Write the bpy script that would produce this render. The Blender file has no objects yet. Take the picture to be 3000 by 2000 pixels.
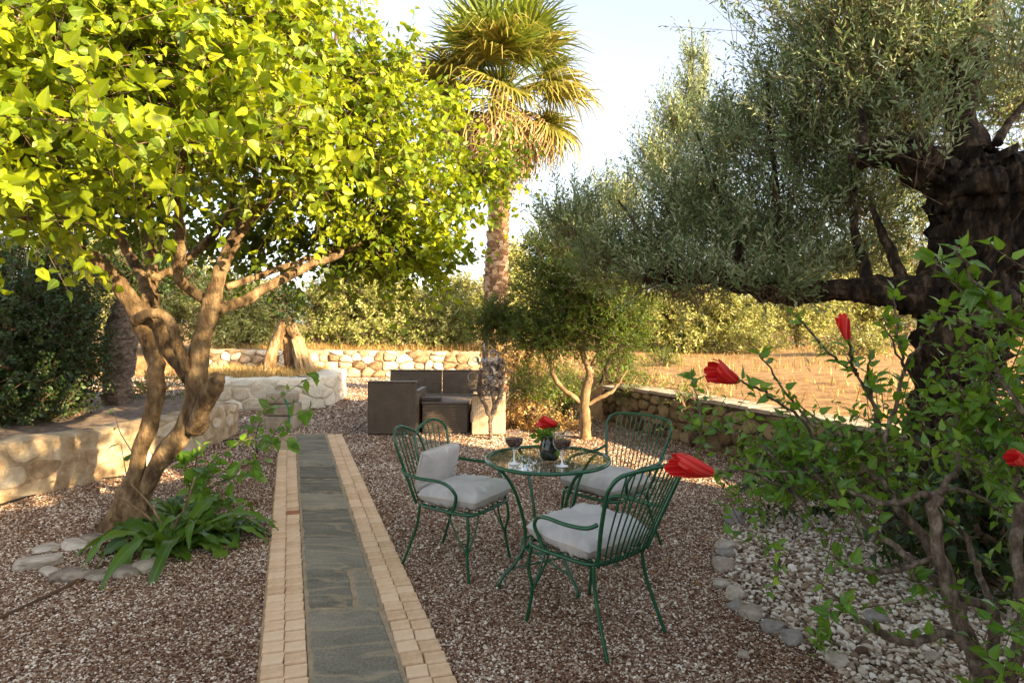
import bpy, bmesh, math, random
import numpy as np
from mathutils import Vector, Matrix, noise

R = random.Random(7)
G = np.random.default_rng(11)
S = bpy.context.scene
C = S.collection

# ------------------------------------------------------------------ camera, sky, sun, exposure
CAMH = 1.55
cd = bpy.data.cameras.new('camera'); cam = bpy.data.objects.new('camera', cd); C.objects.link(cam)
cam.location = (0, 0, CAMH); cam.rotation_euler = (math.radians(90), 0, 0)
cd.sensor_width = 36; cd.lens = 36 * 1800 / 3000
cd.shift_y = -60 / 3000
cd.clip_start = 0.05; cd.clip_end = 2000
S.camera = cam
ELEV = 20.0
TRAVEL = (-0.8, 0.6)                       # horizontal direction in which sunlight travels
W = bpy.data.worlds.new('World'); S.world = W; W.use_nodes = True
wn = W.node_tree
sky = wn.nodes.new('ShaderNodeTexSky'); sky.sky_type = 'NISHITA'; sky.sun_disc = False
sky.sun_elevation = math.radians(ELEV); sky.sun_rotation = math.atan2(-TRAVEL[0], -TRAVEL[1])
sky.air_density = 1.0; sky.dust_density = 1.6; sky.ozone_density = 1.0
hsv = wn.nodes.new('ShaderNodeHueSaturation'); hsv.inputs['Saturation'].default_value = .50
wn.links.new(sky.outputs[0], hsv.inputs['Color']); wn.links.new(hsv.outputs[0], wn.nodes['Background'].inputs[0])
wn.nodes['Background'].inputs[1].default_value = 0.10
sl = bpy.data.lights.new('sun', 'SUN'); sun = bpy.data.objects.new('sun', sl); C.objects.link(sun)
sl.energy = 5.0; sl.angle = math.radians(0.55); sl.color = (1.0, 0.78, 0.46)
te = math.tan(math.radians(ELEV))
sun.rotation_euler = Vector((TRAVEL[0], TRAVEL[1], -te)).to_track_quat('-Z', 'Y').to_euler()
sun.location = (20, -15, 12)
S.view_settings.view_transform = 'Standard'; S.view_settings.look = 'None'
S.view_settings.gamma = 1; S.view_settings.exposure = 2.2
S.render.engine = 'CYCLES'
S.cycles.max_bounces = 8; S.cycles.diffuse_bounces = 3; S.cycles.transparent_max_bounces = 16
S.cycles.use_denoising = True
F = 1800 * 2352 / 3000


def D(px, py, Y):
    """point at depth Y seen at a position of the survey sheet (2352 wide)"""
    return np.array([(px - 1176) / F * Y, Y, CAMH - (py - 737) / F * Y])


def Ng(px, py, z=0.0):
    """point on the level z"""
    Y = (CAMH - z) * F / (py - 737)
    return np.array([(px - 1176) / F * Y, Y, z])


def c5(x, y, Y): return D((1900 + x / 1.96) * .784, (1200 + y / 1.96) * .784, Y)
def c6(x, y, Y): return D((1900 + x / 2.138) * .784, (600 + y / 2.138) * .784, Y)


# ------------------------------------------------------------------ object helpers
def link(o, parent=None):
    C.objects.link(o)
    if parent is not None: o.parent = parent
    return o


def tag(o, label=None, cat=None, group=None, kind=None):
    if label: o['label'] = label
    if cat: o['category'] = cat
    if group: o['group'] = group
    if kind: o['kind'] = kind
    return o


def empty(name, loc, label, cat, group=None, rz=0):
    o = bpy.data.objects.new(name, None); o.empty_display_size = .1
    o.location = loc; o.rotation_euler = (0, 0, rz)
    link(o); return tag(o, label, cat, group)


def sub_loc(parent):
    return Matrix.Translation(parent.location) @ Matrix.Rotation(parent.rotation_euler.z, 4, 'Z')


class MB:
    def __init__(s): s.v = []; s.f = []

    def add(s, vs, fs):
        b = len(s.v); s.v += [tuple(map(float, p)) for p in vs]; s.f += [tuple(i + b for i in f) for f in fs]; return s

    def tube(s, pts, rad, seg=8, closed=False, cap=True, rough=0, freq=4, seed=0, ridge=0):
        P = [Vector(p) for p in pts]; n = len(P)
        if not hasattr(rad, '__len__'): rad = [rad] * n
        T = []
        for i in range(n):
            a = P[(i - 1) % n] if (closed or i > 0) else P[i]
            b = P[(i + 1) % n] if (closed or i < n - 1) else P[i]
            t = (b - a); T.append(t.normalized() if t.length > 1e-9 else Vector((0, 0, 1)))
        u = T[0].orthogonal().normalized(); vs = []; arc = [0]
        for i in range(1, n): arc.append(arc[-1] + (P[i] - P[i - 1]).length)
        for i in range(n):
            u = u - T[i] * u.dot(T[i])
            u = u.normalized() if u.length > 1e-6 else T[i].orthogonal().normalized()
            w = T[i].cross(u)
            for k in range(seg):
                a = 2 * math.pi * k / seg; r = rad[i]
                d = u * math.cos(a) + w * math.sin(a)
                if rough:
                    q = (P[i] + d * r) * freq + Vector((seed, seed, 0))
                    r *= 1 + rough * noise.noise(q) + rough * .5 * noise.noise(q * 2.3) + rough * .35 * abs(noise.noise(q * 5.1))
                if ridge:
                    r *= 1 - ridge * abs(noise.noise(Vector((math.cos(a) * 4.2 + seed, math.sin(a) * 4.2, arc[i] * 1.1)))) * 1.6 + ridge * .35
                vs.append(P[i] + d * r)
        fs = []
        for i in range(n if closed else n - 1):
            j = (i + 1) % n
            for k in range(seg):
                k2 = (k + 1) % seg
                fs.append((i * seg + k, i * seg + k2, j * seg + k2, j * seg + k))
        if cap and not closed:
            fs.append(tuple(range(seg - 1, -1, -1))); fs.append(tuple((n - 1) * seg + k for k in range(seg)))
        return s.add(vs, fs)

    def box(s, c, d, b=0.0, rz=0.0):
        x, y, z = d[0] / 2, d[1] / 2, d[2] / 2
        if b <= 0:
            vs = [(sx * x, sy * y, sz * z) for sz in (-1, 1) for sx, sy in ((-1, -1), (1, -1), (1, 1), (-1, 1))]
            fs = [(3, 2, 1, 0), (4, 5, 6, 7), (0, 1, 5, 4), (1, 2, 6, 5), (2, 3, 7, 6), (3, 0, 4, 7)]
        else:
            bm = bmesh.new(); bmesh.ops.create_cube(bm, size=1)
            for v in bm.verts: v.co = Vector((v.co.x * d[0], v.co.y * d[1], v.co.z * d[2]))
            bmesh.ops.bevel(bm, geom=bm.edges[:], offset=b, segments=2, affect='EDGES', profile=.6)
            bm.verts.index_update(); vs = [v.co.copy() for v in bm.verts]; fs = [tuple(v.index for v in f.verts) for f in bm.faces]; bm.free()
        m = Matrix.Translation(c) @ Matrix.Rotation(rz, 4, 'Z')
        return s.add([m @ Vector(p) for p in vs], fs)

    def lathe(s, prof, seg=24, c=(0, 0, 0)):
        vs = []; fs = []; n = len(prof)
        for r, z in prof:
            for k in range(seg):
                a = 2 * math.pi * k / seg; vs.append((c[0] + r * math.cos(a), c[1] + r * math.sin(a), c[2] + z))
        for i in range(n - 1):
            for k in range(seg):
                k2 = (k + 1) % seg; fs.append((i * seg + k, i * seg + k2, (i + 1) * seg + k2, (i + 1) * seg + k))
        return s.add(vs, fs)

    def mesh(s, name, mat, smooth=True):
        me = bpy.data.meshes.new(name); me.from_pydata(s.v, [], s.f); me.update()
        if mat: me.materials.append(mat)
        if smooth: me.polygons.foreach_set('use_smooth', [True] * len(me.polygons))
        return me

    def build(s, name, mat, parent=None, smooth=True, loc=None):
        o = bpy.data.objects.new(name, s.mesh(name, mat, smooth))
        if loc is not None: o.location = loc
        return link(o, parent)


def smooth_path(pts, n=6, closed=False):
    P = [np.asarray(p, float) for p in pts]; m = len(P); out = []
    for i in range(m if closed else m - 1):
        g = lambda k: P[k % m] if closed else P[min(max(k, 0), m - 1)]
        a, b, c, d = g(i - 1), g(i), g(i + 1), g(i + 2)
        for k in range(n):
            t = k / n
            out.append(.5 * (2 * b + (c - a) * t + (2 * a - 5 * b + 4 * c - d) * t * t + (3 * b - a - 3 * c + d) * t ** 3))
    if not closed: out.append(P[-1])
    return out


def lerp_r(r, m, n): return list(np.interp(np.linspace(0, 1, n), np.linspace(0, 1, m), r))


def np_mesh(name, V, Fc, mat, parent=None, tint=None, mid=None, smooth=False):
    V = np.ascontiguousarray(V, dtype=np.float32); Fc = np.ascontiguousarray(Fc, dtype=np.int32)
    me = bpy.data.meshes.new(name); nf, k = Fc.shape
    me.vertices.add(len(V)); me.vertices.foreach_set('co', V.ravel())
    me.loops.add(nf * k); me.loops.foreach_set('vertex_index', Fc.ravel())
    me.polygons.add(nf); me.polygons.foreach_set('loop_start', np.arange(0, nf * k, k, dtype=np.int32))
    me.update(calc_edges=True)
    if smooth: me.polygons.foreach_set('use_smooth', np.ones(nf, dtype=bool))
    if tint is not None:
        a = me.attributes.new('tint', 'FLOAT', 'FACE'); a.data.foreach_set('value', np.asarray(tint, dtype=np.float32))
    if mid is not None:
        a = me.attributes.new('mid', 'FLOAT', 'POINT'); a.data.foreach_set('value', np.asarray(mid, dtype=np.float32))
    me.materials.append(mat)
    if name is None: return me
    o = bpy.data.objects.new(name, me)
    return link(o, parent)


# ------------------------------------------------------------------ materials
def new_mat(name):
    m = bpy.data.materials.new(name); m.use_nodes = True
    nt = m.node_tree; nt.nodes.clear(); out = nt.nodes.new('ShaderNodeOutputMaterial')
    return m, nt, out


def nd(nt, t, **kw):
    n = nt.nodes.new('ShaderNode' + t)
    for k, v in kw.items():
        if k.startswith('_'): setattr(n, k[1:], v)
        else:
            key = int(k[1:]) if (k[0] == 'i' and k[1:].isdigit()) else k.replace('__', ' ')
            if isinstance(v, bpy.types.NodeSocket): nt.links.new(v, n.inputs[key])
            else: n.inputs[key].default_value = v
    return n


def ramp(nt, fac, stops, interp='LINEAR'):
    r = nt.nodes.new('ShaderNodeValToRGB'); r.color_ramp.interpolation = interp
    e = r.color_ramp.elements
    while len(e) < len(stops): e.new(.5)
    for q, (p, c) in zip(e, stops): q.position = p; q.color = (*c, 1)
    nt.links.new(fac, r.inputs[0]); return r.outputs[0]


def mixc(nt, fac, a, b, mode='MIX'):
    n = nt.nodes.new('ShaderNodeMix'); n.data_type = 'RGBA'; n.blend_type = mode
    for i, v in ((0, fac), (6, a), (7, b)):
        if isinstance(v, bpy.types.NodeSocket): nt.links.new(v, n.inputs[i])
        elif i == 0: n.inputs[0].default_value = v
        else: n.inputs[i].default_value = (*v, 1)
    return n.outputs[2]


def mat_noise(name, stops, scale=8, rough=.85, bump=.4, bscale=None, detail=8, stretch=(1, 1, 1), spec=.25, dist=.02, rand=0.0, metal=0.0):
    """object-space noise colour ramp with bump; rand shifts the ramp per object"""
    m, nt, out = new_mat(name)
    tc = nd(nt, 'TexCoord'); mp = nd(nt, 'Mapping', Vector=tc.outputs['Object']); mp.inputs['Scale'].default_value = stretch
    n1 = nd(nt, 'TexNoise', Vector=mp.outputs[0], Scale=scale, Detail=detail, Roughness=.65)
    fac = n1.outputs[0]
    if rand:
        oi = nd(nt, 'ObjectInfo')
        mm = nd(nt, 'Math', _operation='MULTIPLY_ADD', i0=oi.outputs['Random'], i1=rand, i2=-rand / 2)
        ad = nd(nt, 'Math', _operation='ADD', i0=fac, i1=mm.outputs[0]); fac = ad.outputs[0]
    col = ramp(nt, fac, stops)
    n2 = nd(nt, 'TexNoise', Vector=mp.outputs[0], Scale=bscale or scale * 4, Detail=6, Roughness=.7)
    bp = nd(nt, 'Bump', Strength=bump, Distance=dist, Height=n2.outputs[0])
    p = nd(nt, 'BsdfPrincipled', Base__Color=col, Roughness=rough, Normal=bp.outputs[0], Metallic=metal)
    p.inputs['Specular IOR Level'].default_value = spec
    nt.links.new(p.outputs[0], out.inputs[0]); return m


def mat_leaf(name, stops, trans=.4, tcol=(.35, .42, .03), gloss=.35, rough=.45, vein=.0, tscale=1.0):
    m, nt, out = new_mat(name)
    at = nd(nt, 'Attribute', _attribute_name='tint')
    oi = nd(nt, 'ObjectInfo')
    ad = nd(nt, 'Math', _operation='MULTIPLY_ADD', i0=oi.outputs['Random'], i1=.25, i2=-.125)
    f = nd(nt, 'Math', _operation='ADD', i0=at.outputs['Fac'], i1=ad.outputs[0])
    col = ramp(nt, f.outputs[0], stops)
    if vein:
        am = nd(nt, 'Attribute', _attribute_name='mid')
        vf = nd(nt, 'MapRange', Value=am.outputs['Fac']); vf.inputs[1].default_value = 0; vf.inputs[2].default_value = .16
        vf.inputs[3].default_value = vein; vf.inputs[4].default_value = 0
        col = mixc(nt, vf.outputs[0], col, (.30, .36, .10))
    tcl = mixc(nt, .5, tcol, col)
    p = nd(nt, 'BsdfPrincipled', Base__Color=col, Roughness=rough); p.inputs['Specular IOR Level'].default_value = gloss
    t = nd(nt, 'BsdfTranslucent', Color=tcl)
    mx = nd(nt, 'MixShader', i0=trans); nt.links.new(p.outputs[0], mx.inputs[1]); nt.links.new(t.outputs[0], mx.inputs[2])
    nt.links.new(mx.outputs[0], out.inputs[0]); return m


def mat_plain(name, col, rough=.5, spec=.5, metal=0., var=.0, vscale=20, bump=0.0):
    m, nt, out = new_mat(name)
    p = nd(nt, 'BsdfPrincipled', Roughness=rough, Metallic=metal); p.inputs['Specular IOR Level'].default_value = spec
    tc = nd(nt, 'TexCoord')
    n1 = nd(nt, 'TexNoise', Vector=tc.outputs['Object'], Scale=vscale, Detail=5)
    c = ramp(nt, n1.outputs[0], [(.3, tuple(x * (1 - var) for x in col)), (.7, tuple(min(1, x * (1 + var)) for x in col))])
    nt.links.new(c, p.inputs['Base Color'])
    if bump:
        bp = nd(nt, 'Bump', Strength=bump, Distance=.003, Height=n1.outputs[0]); nt.links.new(bp.outputs[0], p.inputs['Normal'])
    nt.links.new(p.outputs[0], out.inputs[0]); return m


def mat_glass(name, tint, refl=1.0, rough=0.0, base=.05):
    m, nt, out = new_mat(name)
    lw = nd(nt, 'LayerWeight', Blend=.5)
    pw = nd(nt, 'Math', _operation='POWER', i0=lw.outputs['Facing'], i1=4.5)
    ml = nd(nt, 'Math', _operation='MULTIPLY_ADD', i0=pw.outputs[0], i1=refl, i2=base)
    t = nd(nt, 'BsdfTransparent', Color=(*tint, 1)); g = nd(nt, 'BsdfGlossy', Roughness=rough, Color=(1, 1, 1, 1))
    mx = nd(nt, 'MixShader', i0=ml.outputs[0]); nt.links.new(t.outputs[0], mx.inputs[1]); nt.links.new(g.outputs[0], mx.inputs[2])
    nt.links.new(mx.outputs[0], out.inputs[0]); return m


def mat_pebble(name, stops, rough=.7):
    m, nt, out = new_mat(name)
    oi = nd(nt, 'ObjectInfo')
    ge = nd(nt, 'NewGeometry')
    big = nd(nt, 'TexNoise', Vector=ge.outputs['Position'], Scale=1.1, Detail=4, Roughness=.6)
    sh = nd(nt, 'Math', _operation='MULTIPLY_ADD', i0=big.outputs[0], i1=-.55, i2=.275)
    f = nd(nt, 'Math', _operation='ADD', i0=oi.outputs['Random'], i1=sh.outputs[0])
    col = ramp(nt, f.outputs[0], stops)
    p = nd(nt, 'BsdfPrincipled', Base__Color=col, Roughness=rough); p.inputs['Specular IOR Level'].default_value = .3
    nt.links.new(p.outputs[0], out.inputs[0]); return m


def mat_gravel_sheet(name, stops, scale=70, bump=.9):
    m, nt, out = new_mat(name)
    ge = nd(nt, 'NewGeometry')
    vo = nd(nt, 'TexVoronoi', Vector=ge.outputs['Position'], Scale=scale)
    sep = nd(nt, 'SeparateColor', Color=vo.outputs['Color'])
    big = nd(nt, 'TexNoise', Vector=ge.outputs['Position'], Scale=1.1, Detail=4, Roughness=.6)
    sh = nd(nt, 'Math', _operation='MULTIPLY_ADD', i0=big.outputs[0], i1=-.55, i2=.275)
    f = nd(nt, 'Math', _operation='ADD', i0=sep.outputs[0], i1=sh.outputs[0])
    col = ramp(nt, f.outputs[0], stops)
    dk = nd(nt, 'MapRange', Value=vo.outputs['Distance']); dk.inputs[1].default_value = .25; dk.inputs[2].default_value = .75
    bp = nd(nt, 'Bump', Strength=bump, Distance=.008, Height=dk.outputs[0]); bp.invert = True
    p = nd(nt, 'BsdfPrincipled', Base__Color=col, Roughness=.9, Normal=bp.outputs[0]); p.inputs['Specular IOR Level'].default_value = .2
    nt.links.new(p.outputs[0], out.inputs[0]); return m


def mat_weave(name, c1, c2, scale=13):
    m, nt, out = new_mat(name)
    tc = nd(nt, 'TexCoord')
    w1 = nd(nt, 'TexWave', Vector=tc.outputs['Object'], Scale=scale, Distortion=1.2, Detail=2, _bands_direction='X')
    w2 = nd(nt, 'TexWave', Vector=tc.outputs['Object'], Scale=scale * .8, Distortion=1.2, Detail=2, _bands_direction='Z')
    w3 = nd(nt, 'TexWave', Vector=tc.outputs['Object'], Scale=scale, Distortion=1.2, Detail=2, _bands_direction='Y')
    a = nd(nt, 'Math', _operation='MULTIPLY', i0=w1.outputs[1], i1=w3.outputs[1])
    h = nd(nt, 'Math', _operation='MAXIMUM', i0=a.outputs[0], i1=w2.outputs[1])
    ns = nd(nt, 'TexNoise', Vector=tc.outputs['Object'], Scale=9, Detail=5)
    hh = nd(nt, 'Math', _operation='MULTIPLY', i0=h.outputs[0], i1=ns.outputs[0])
    col = ramp(nt, hh.outputs[0], [(.05, c1), (.6, c2)])
    bp = nd(nt, 'Bump', Strength=.6, Distance=.006, Height=h.outputs[0])
    p = nd(nt, 'BsdfPrincipled', Base__Color=col, Roughness=.6, Normal=bp.outputs[0])
    nt.links.new(p.outputs[0], out.inputs[0]); return m


M = {}
GRAVEL = [(0.0, (.055, .022, .011)), (.26, (.145, .064, .034)), (.5, (.25, .140, .082)), (.71, (.36, .245, .165)), (.85, (.58, .475, .36)), (1.0, (.80, .72, .60))]
M['gravel'] = mat_gravel_sheet('gravel', GRAVEL)
M['pebble'] = mat_pebble('gravel_pebble', GRAVEL)
WHITE = [(0.0, (.08, .042, .024)), (.28, (.24, .165, .105)), (.5, (.44, .35, .26)), (.8, (.62, .54, .44)), (1.0, (.72, .66, .57))]
M['white_pebble'] = mat_pebble('white_pebble', WHITE)
M['straw_soil'] = mat_noise('straw_soil', [(.25, (.12, .055, .022)), (.45, (.27, .15, .06)), (.62, (.40, .25, .105)), (.8, (.52, .36, .17))], scale=3.5, bump=1.0, bscale=22, dist=.05)
M['bed_soil'] = mat_noise('bed_soil', [(.3, (.08, .045, .025)), (.5, (.20, .14, .10)), (.7, (.36, .29, .23))], scale=12, bump=1.0, bscale=40, dist=.03)
M['mulberry_bark'] = mat_noise('mulberry_bark', [(.32, (.045, .025, .013)), (.48, (.20, .125, .062)), (.66, (.42, .29, .155))], scale=14, bump=1.0, bscale=42, stretch=(1, 1, .4), dist=.05)
M['olive_bark'] = mat_noise('olive_bark', [(.36, (.010, .006, .004)), (.52, (.055, .034, .02)), (.68, (.22, .145, .085))], scale=17, bump=1.0, bscale=38, stretch=(1, 1, .35), dist=.07)
M['stump_bark'] = mat_noise('stump_bark', [(.34, (.09, .045, .02)), (.5, (.35, .22, .11)), (.68, (.60, .45, .27))], scale=6, bump=1.0, bscale=20, stretch=(1, 1, .25), dist=.06)
M['palm_bark'] = mat_noise('palm_bark', [(.3, (.20, .10, .05)), (.48, (.56, .37, .22)), (.7, (.76, .57, .38))], scale=7, bump=.9, bscale=24, stretch=(1, 1, 1.6), dist=.04, rand=.5)
M['grey_bark'] = mat_noise('grey_bark', [(.3, (.07, .045, .035)), (.5, (.22, .16, .12)), (.7, (.42, .33, .27))], scale=14, bump=1.0, bscale=40, stretch=(1, 1, 2), dist=.04)
M['young_bark'] = mat_noise('young_bark', [(.3, (.09, .055, .028)), (.5, (.21, .135, .070)), (.7, (.36, .26, .15))], scale=12, bump=.7, bscale=30, stretch=(1, 1, .5))
M['shrub_bark'] = mat_noise('shrub_bark', [(.34, (.05, .035, .025)), (.52, (.17, .125, .09)), (.68, (.36, .29, .225))], scale=30, bump=1.0, bscale=90, stretch=(1, 1, .5), dist=.012)
M['twig'] = mat_noise('twig', [(.3, (.07, .04, .022)), (.6, (.20, .13, .08)), (.75, (.30, .22, .15))], scale=20, bump=.8, bscale=80, stretch=(1, 1, .6), dist=.01)
M['pale_twig'] = mat_noise('pale_twig', [(.3, (.18, .12, .08)), (.6, (.38, .29, .21))], scale=20, bump=.6, bscale=80, dist=.01)
M['green_stem'] = mat_plain('green_stem', (.16, .24, .03), .5, .3, var=.3)
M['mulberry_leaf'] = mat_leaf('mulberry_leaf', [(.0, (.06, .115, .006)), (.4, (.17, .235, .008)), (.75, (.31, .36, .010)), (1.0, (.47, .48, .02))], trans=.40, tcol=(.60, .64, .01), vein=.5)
M['mulberry_shade_leaf'] = mat_leaf('mulberry_inner_leaf', [(.0, (.03, .065, .006)), (.5, (.07, .12, .008)), (1.0, (.17, .21, .012))], trans=.35, tcol=(.40, .46, .01), vein=.4)  # darker copy of the outer leaf; crown-interior shade put into its colour
M['shrub_leaf'] = mat_leaf('shrub_leaf', [(.0, (.035, .11, .008)), (.5, (.08, .20, .014)), (.8, (.15, .30, .02)), (1.0, (.30, .42, .04))], trans=.38, tcol=(.34, .50, .03), gloss=.45, rough=.38, vein=.6)
M['olive_leaf'] = mat_leaf('olive_leaf', [(.0, (.07, .12, .045)), (.4, (.155, .225, .085)), (.7, (.30, .35, .17)), (1.0, (.52, .54, .34))], trans=.28, tcol=(.40, .44, .14), gloss=.4)
M['small_tree_leaf'] = mat_leaf('small_tree_leaf', [(.0, (.030, .070, .010)), (.5, (.070, .13, .015)), (.85, (.16, .22, .026)), (1.0, (.26, .29, .045))], trans=.35, tcol=(.36, .42, .03))
M['scrub_leaf'] = mat_leaf('scrub_leaf', [(.0, (.085, .105, .024)), (.4, (.22, .24, .055)), (.75, (.37, .37, .11)), (1.0, (.52, .49, .19))], trans=.3, tcol=(.52, .48, .08))
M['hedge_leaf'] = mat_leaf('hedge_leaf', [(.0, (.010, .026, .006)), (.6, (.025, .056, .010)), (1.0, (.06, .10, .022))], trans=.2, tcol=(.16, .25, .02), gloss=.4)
M['dry_leaf'] = mat_leaf('dry_leaf', [(.0, (.16, .07, .02)), (.4, (.36, .19, .05)), (.8, (.55, .36, .12)), (1.0, (.62, .48, .22))], trans=.25, tcol=(.6, .4, .12), gloss=.15)
M['strap_leaf'] = mat_leaf('strap_leaf', [(.0, (.03, .085, .008)), (.5, (.065, .14, .012)), (1.0, (.13, .22, .02))], trans=.3, tcol=(.3, .45, .04), gloss=.4, rough=.4, vein=.35)
M['palm_green'] = mat_leaf('palm_green', [(.0, (.045, .08, .010)), (.5, (.10, .14, .015)), (1.0, (.21, .23, .025))], trans=.28, tcol=(.30, .36, .03), gloss=.35)
M['palm_gold'] = mat_leaf('palm_gold', [(.0, (.06, .075, .012)), (.5, (.16, .155, .025)), (1.0, (.36, .29, .07))], trans=.25, tcol=(.42, .38, .05), gloss=.3)
M['palm_dry'] = mat_leaf('palm_dry', [(.0, (.17, .095, .04)), (.5, (.36, .22, .10)), (1.0, (.56, .40, .22))], trans=.2, tcol=(.5, .33, .12), gloss=.2)
M['curled_leaf'] = mat_leaf('curled_leaf', [(.0, (.07, .05, .038)), (.5, (.30, .25, .21)), (1.0, (.58, .53, .47))], trans=.1, tcol=(.3, .25, .2), gloss=.3)
M['petal'] = mat_leaf('red_petal', [(.0, (.42, .005, .007)), (.5, (.70, .015, .018)), (1.0, (.86, .13, .10))], trans=.25, tcol=(.8, .03, .02), gloss=.3)
M['cobble'] = mat_noise('cobble', [(.25, (.50, .32, .18)), (.5, (.67, .46, .285)), (.75, (.74, .54, .36))], scale=14, bump=.5, bscale=120, dist=.004, rand=.28, rough=.9)
M['red_cobble'] = mat_noise('red_cobble', [(.3, (.30, .11, .05)), (.7, (.42, .17, .085))], scale=14, bump=.5, bscale=120, dist=.004)
M['joint_sand'] = mat_noise('joint_sand', [(.3, (.24, .175, .105)), (.7, (.42, .325, .215))], scale=20, bump=.8, bscale=120, dist=.004)
def mat_slate():
    m, nt, out = new_mat('slate')
    tc = nd(nt, 'TexCoord'); oi = nd(nt, 'ObjectInfo')
    mp = nd(nt, 'Mapping', Vector=tc.outputs['Object']); mp.inputs['Scale'].default_value = (.8, 2.0, 1); mp.inputs['Rotation'].default_value = (0, 0, .25)
    big = nd(nt, 'TexNoise', Vector=mp.outputs[0], Scale=3.0, Detail=8, Roughness=.65, Distortion=.6)
    fine = nd(nt, 'TexNoise', Vector=tc.outputs['Object'], Scale=75, Detail=6, Roughness=.75)
    sh = nd(nt, 'Math', _operation='MULTIPLY_ADD', i0=oi.outputs['Random'], i1=.22, i2=-.11)
    f = nd(nt, 'Math', _operation='MULTIPLY_ADD', i0=fine.outputs[0], i1=.55, i2=sh.outputs[0])
    f2 = nd(nt, 'Math', _operation='MULTIPLY_ADD', i0=big.outputs[0], i1=.45, i2=f.outputs[0])
    col = ramp(nt, f2.outputs[0], [(.30, (.075, .066, .05)), (.46, (.165, .148, .114)), (.56, (.245, .218, .165)), (.68, (.34, .295, .215))])
    cl = nd(nt, 'TexWave', Vector=mp.outputs[0], Scale=.9, Distortion=14, Detail=6, _bands_direction='Y')
    cl.inputs['Detail Scale'].default_value = 1.6
    du = nd(nt, 'MapRange', Value=cl.outputs[1]); du.inputs[1].default_value = .86; du.inputs[2].default_value = 1.0; du.inputs[3].default_value = 0; du.inputs[4].default_value = .38
    col = mixc(nt, du.outputs[0], col, (.46, .35, .21))
    h = nd(nt, 'Math', _operation='MULTIPLY_ADD', i0=cl.outputs[1], i1=-.18, i2=f2.outputs[0])
    bp = nd(nt, 'Bump', Strength=1.0, Distance=.014, Height=h.outputs[0])
    p = nd(nt, 'BsdfPrincipled', Base__Color=col, Roughness=.88, Normal=bp.outputs[0]); p.inputs['Specular IOR Level'].default_value = .12
    nt.links.new(p.outputs[0], out.inputs[0]); return m


M['slate'] = mat_slate()
M['mortar'] = mat_noise('mortar', [(.3, (.24, .15, .08)), (.6, (.42, .29, .165))], scale=10, bump=.8, bscale=90, dist=.006)
STONE = [(.2, (.13, .075, .04)), (.38, (.34, .22, .12)), (.55, (.50, .39, .26)), (.75, (.62, .53, .41)), (.95, (.70, .64, .55))]
M['stone'] = mat_noise('wall_stone', STONE, scale=5, bump=1.0, bscale=22, dist=.03, rand=.55)
M['dark_stone'] = mat_noise('mossy_wall_stone', [(.2, (.05, .035, .018)), (.45, (.16, .105, .05)), (.7, (.30, .22, .12))], scale=6, bump=1.0, bscale=24, dist=.03, rand=.4)  # darker brown than the other wall stone
M['pale_stone'] = mat_noise('limewashed_stone', [(.2, (.46, .36, .23)), (.45, (.68, .59, .45)), (.7, (.78, .73, .62))], scale=5, bump=.9, bscale=20, dist=.03, rand=.3)
M['mortar_wall'] = mat_noise('wall_mortar', [(.25, (.14, .085, .045)), (.5, (.34, .24, .14)), (.75, (.50, .40, .27))], scale=5, bump=1.0, bscale=26, dist=.03)
M['render_wall'] = mat_noise('rough_render', [(.25, (.17, .10, .05)), (.42, (.38, .26, .145)), (.6, (.54, .42, .28)), (.8, (.66, .58, .47))], scale=5.5, bump=1.0, bscale=24, dist=.03)
M['render_stone'] = mat_noise('render_stone', [(.25, (.22, .13, .065)), (.45, (.46, .33, .20)), (.6, (.60, .48, .33)), (.75, (.70, .63, .52))], scale=4, bump=1.0, bscale=26, dist=.03, rand=.35)
M['dark_mortar'] = mat_noise('dark_mortar', [(.25, (.03, .02, .012)), (.6, (.10, .065, .035)), (.8, (.18, .12, .07))], scale=7, bump=1.0, bscale=26, dist=.03)
M['coping'] = mat_noise('coping', [(.25, (.18, .135, .09)), (.5, (.36, .29, .215)), (.75, (.50, .43, .34))], scale=4, bump=.8, bscale=24, dist=.02)
M['edge_stone'] = mat_noise('edge_stone', [(.25, (.15, .115, .085)), (.5, (.36, .30, .235)), (.75, (.54, .48, .40))], scale=9, bump=.5, bscale=40, dist=.008, rand=.35)
M['grey_edge_stone'] = mat_noise('grey_edge_stone', [(.2, (.13, .115, .10)), (.5, (.25, .225, .20)), (.8, (.36, .325, .29))], scale=9, bump=.5, bscale=40, dist=.008)
M['green_metal'] = mat_plain('green_painted_metal', (.004, .072, .030), .25, .6, var=.25, vscale=30)
M['cushion'] = mat_noise('cushion_fabric', [(.3, (.38, .36, .345)), (.6, (.50, .475, .455)), (.8, (.55, .525, .505))], scale=5, bump=.35, bscale=170, dist=.003, rough=.95, spec=.1)
M['piping'] = mat_plain('cushion_piping', (.42, .36, .28), .9, .1)
M['table_glass'] = mat_glass('table_glass', (.90, .95, .92), .85)
M['wine_glass'] = mat_glass('wine_glass', (.93, .93, .93), .8, .05, .15)
M['wine'] = mat_plain('wine', (.045, .004, .003), .25, .25)
M['glass_stem'] = mat_plain('glass_stem', (.72, .73, .76), .08, .8)  # opaque near-white: bright glass highlights painted into stem and rim colour
M['vase_glass'] = mat_plain('dark_vase', (.012, .014, .012), .08, .7)
M['weave_dark'] = mat_weave('dark_weave', (.05, .036, .025), (.105, .075, .05))  # darker copy of the weave: tree shade put into the colour
M['weave_tan'] = mat_weave('tan_weave', (.40, .28, .17), (.58, .44, .29))  # pale copy of the weave: direct sun put into the colour
M['weave_mid'] = mat_weave('brown_weave', (.07, .05, .034), (.155, .112, .076))
M['rattan_trim'] = mat_plain('rattan_trim', (.09, .062, .042), .5, .4, var=.2)
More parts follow.
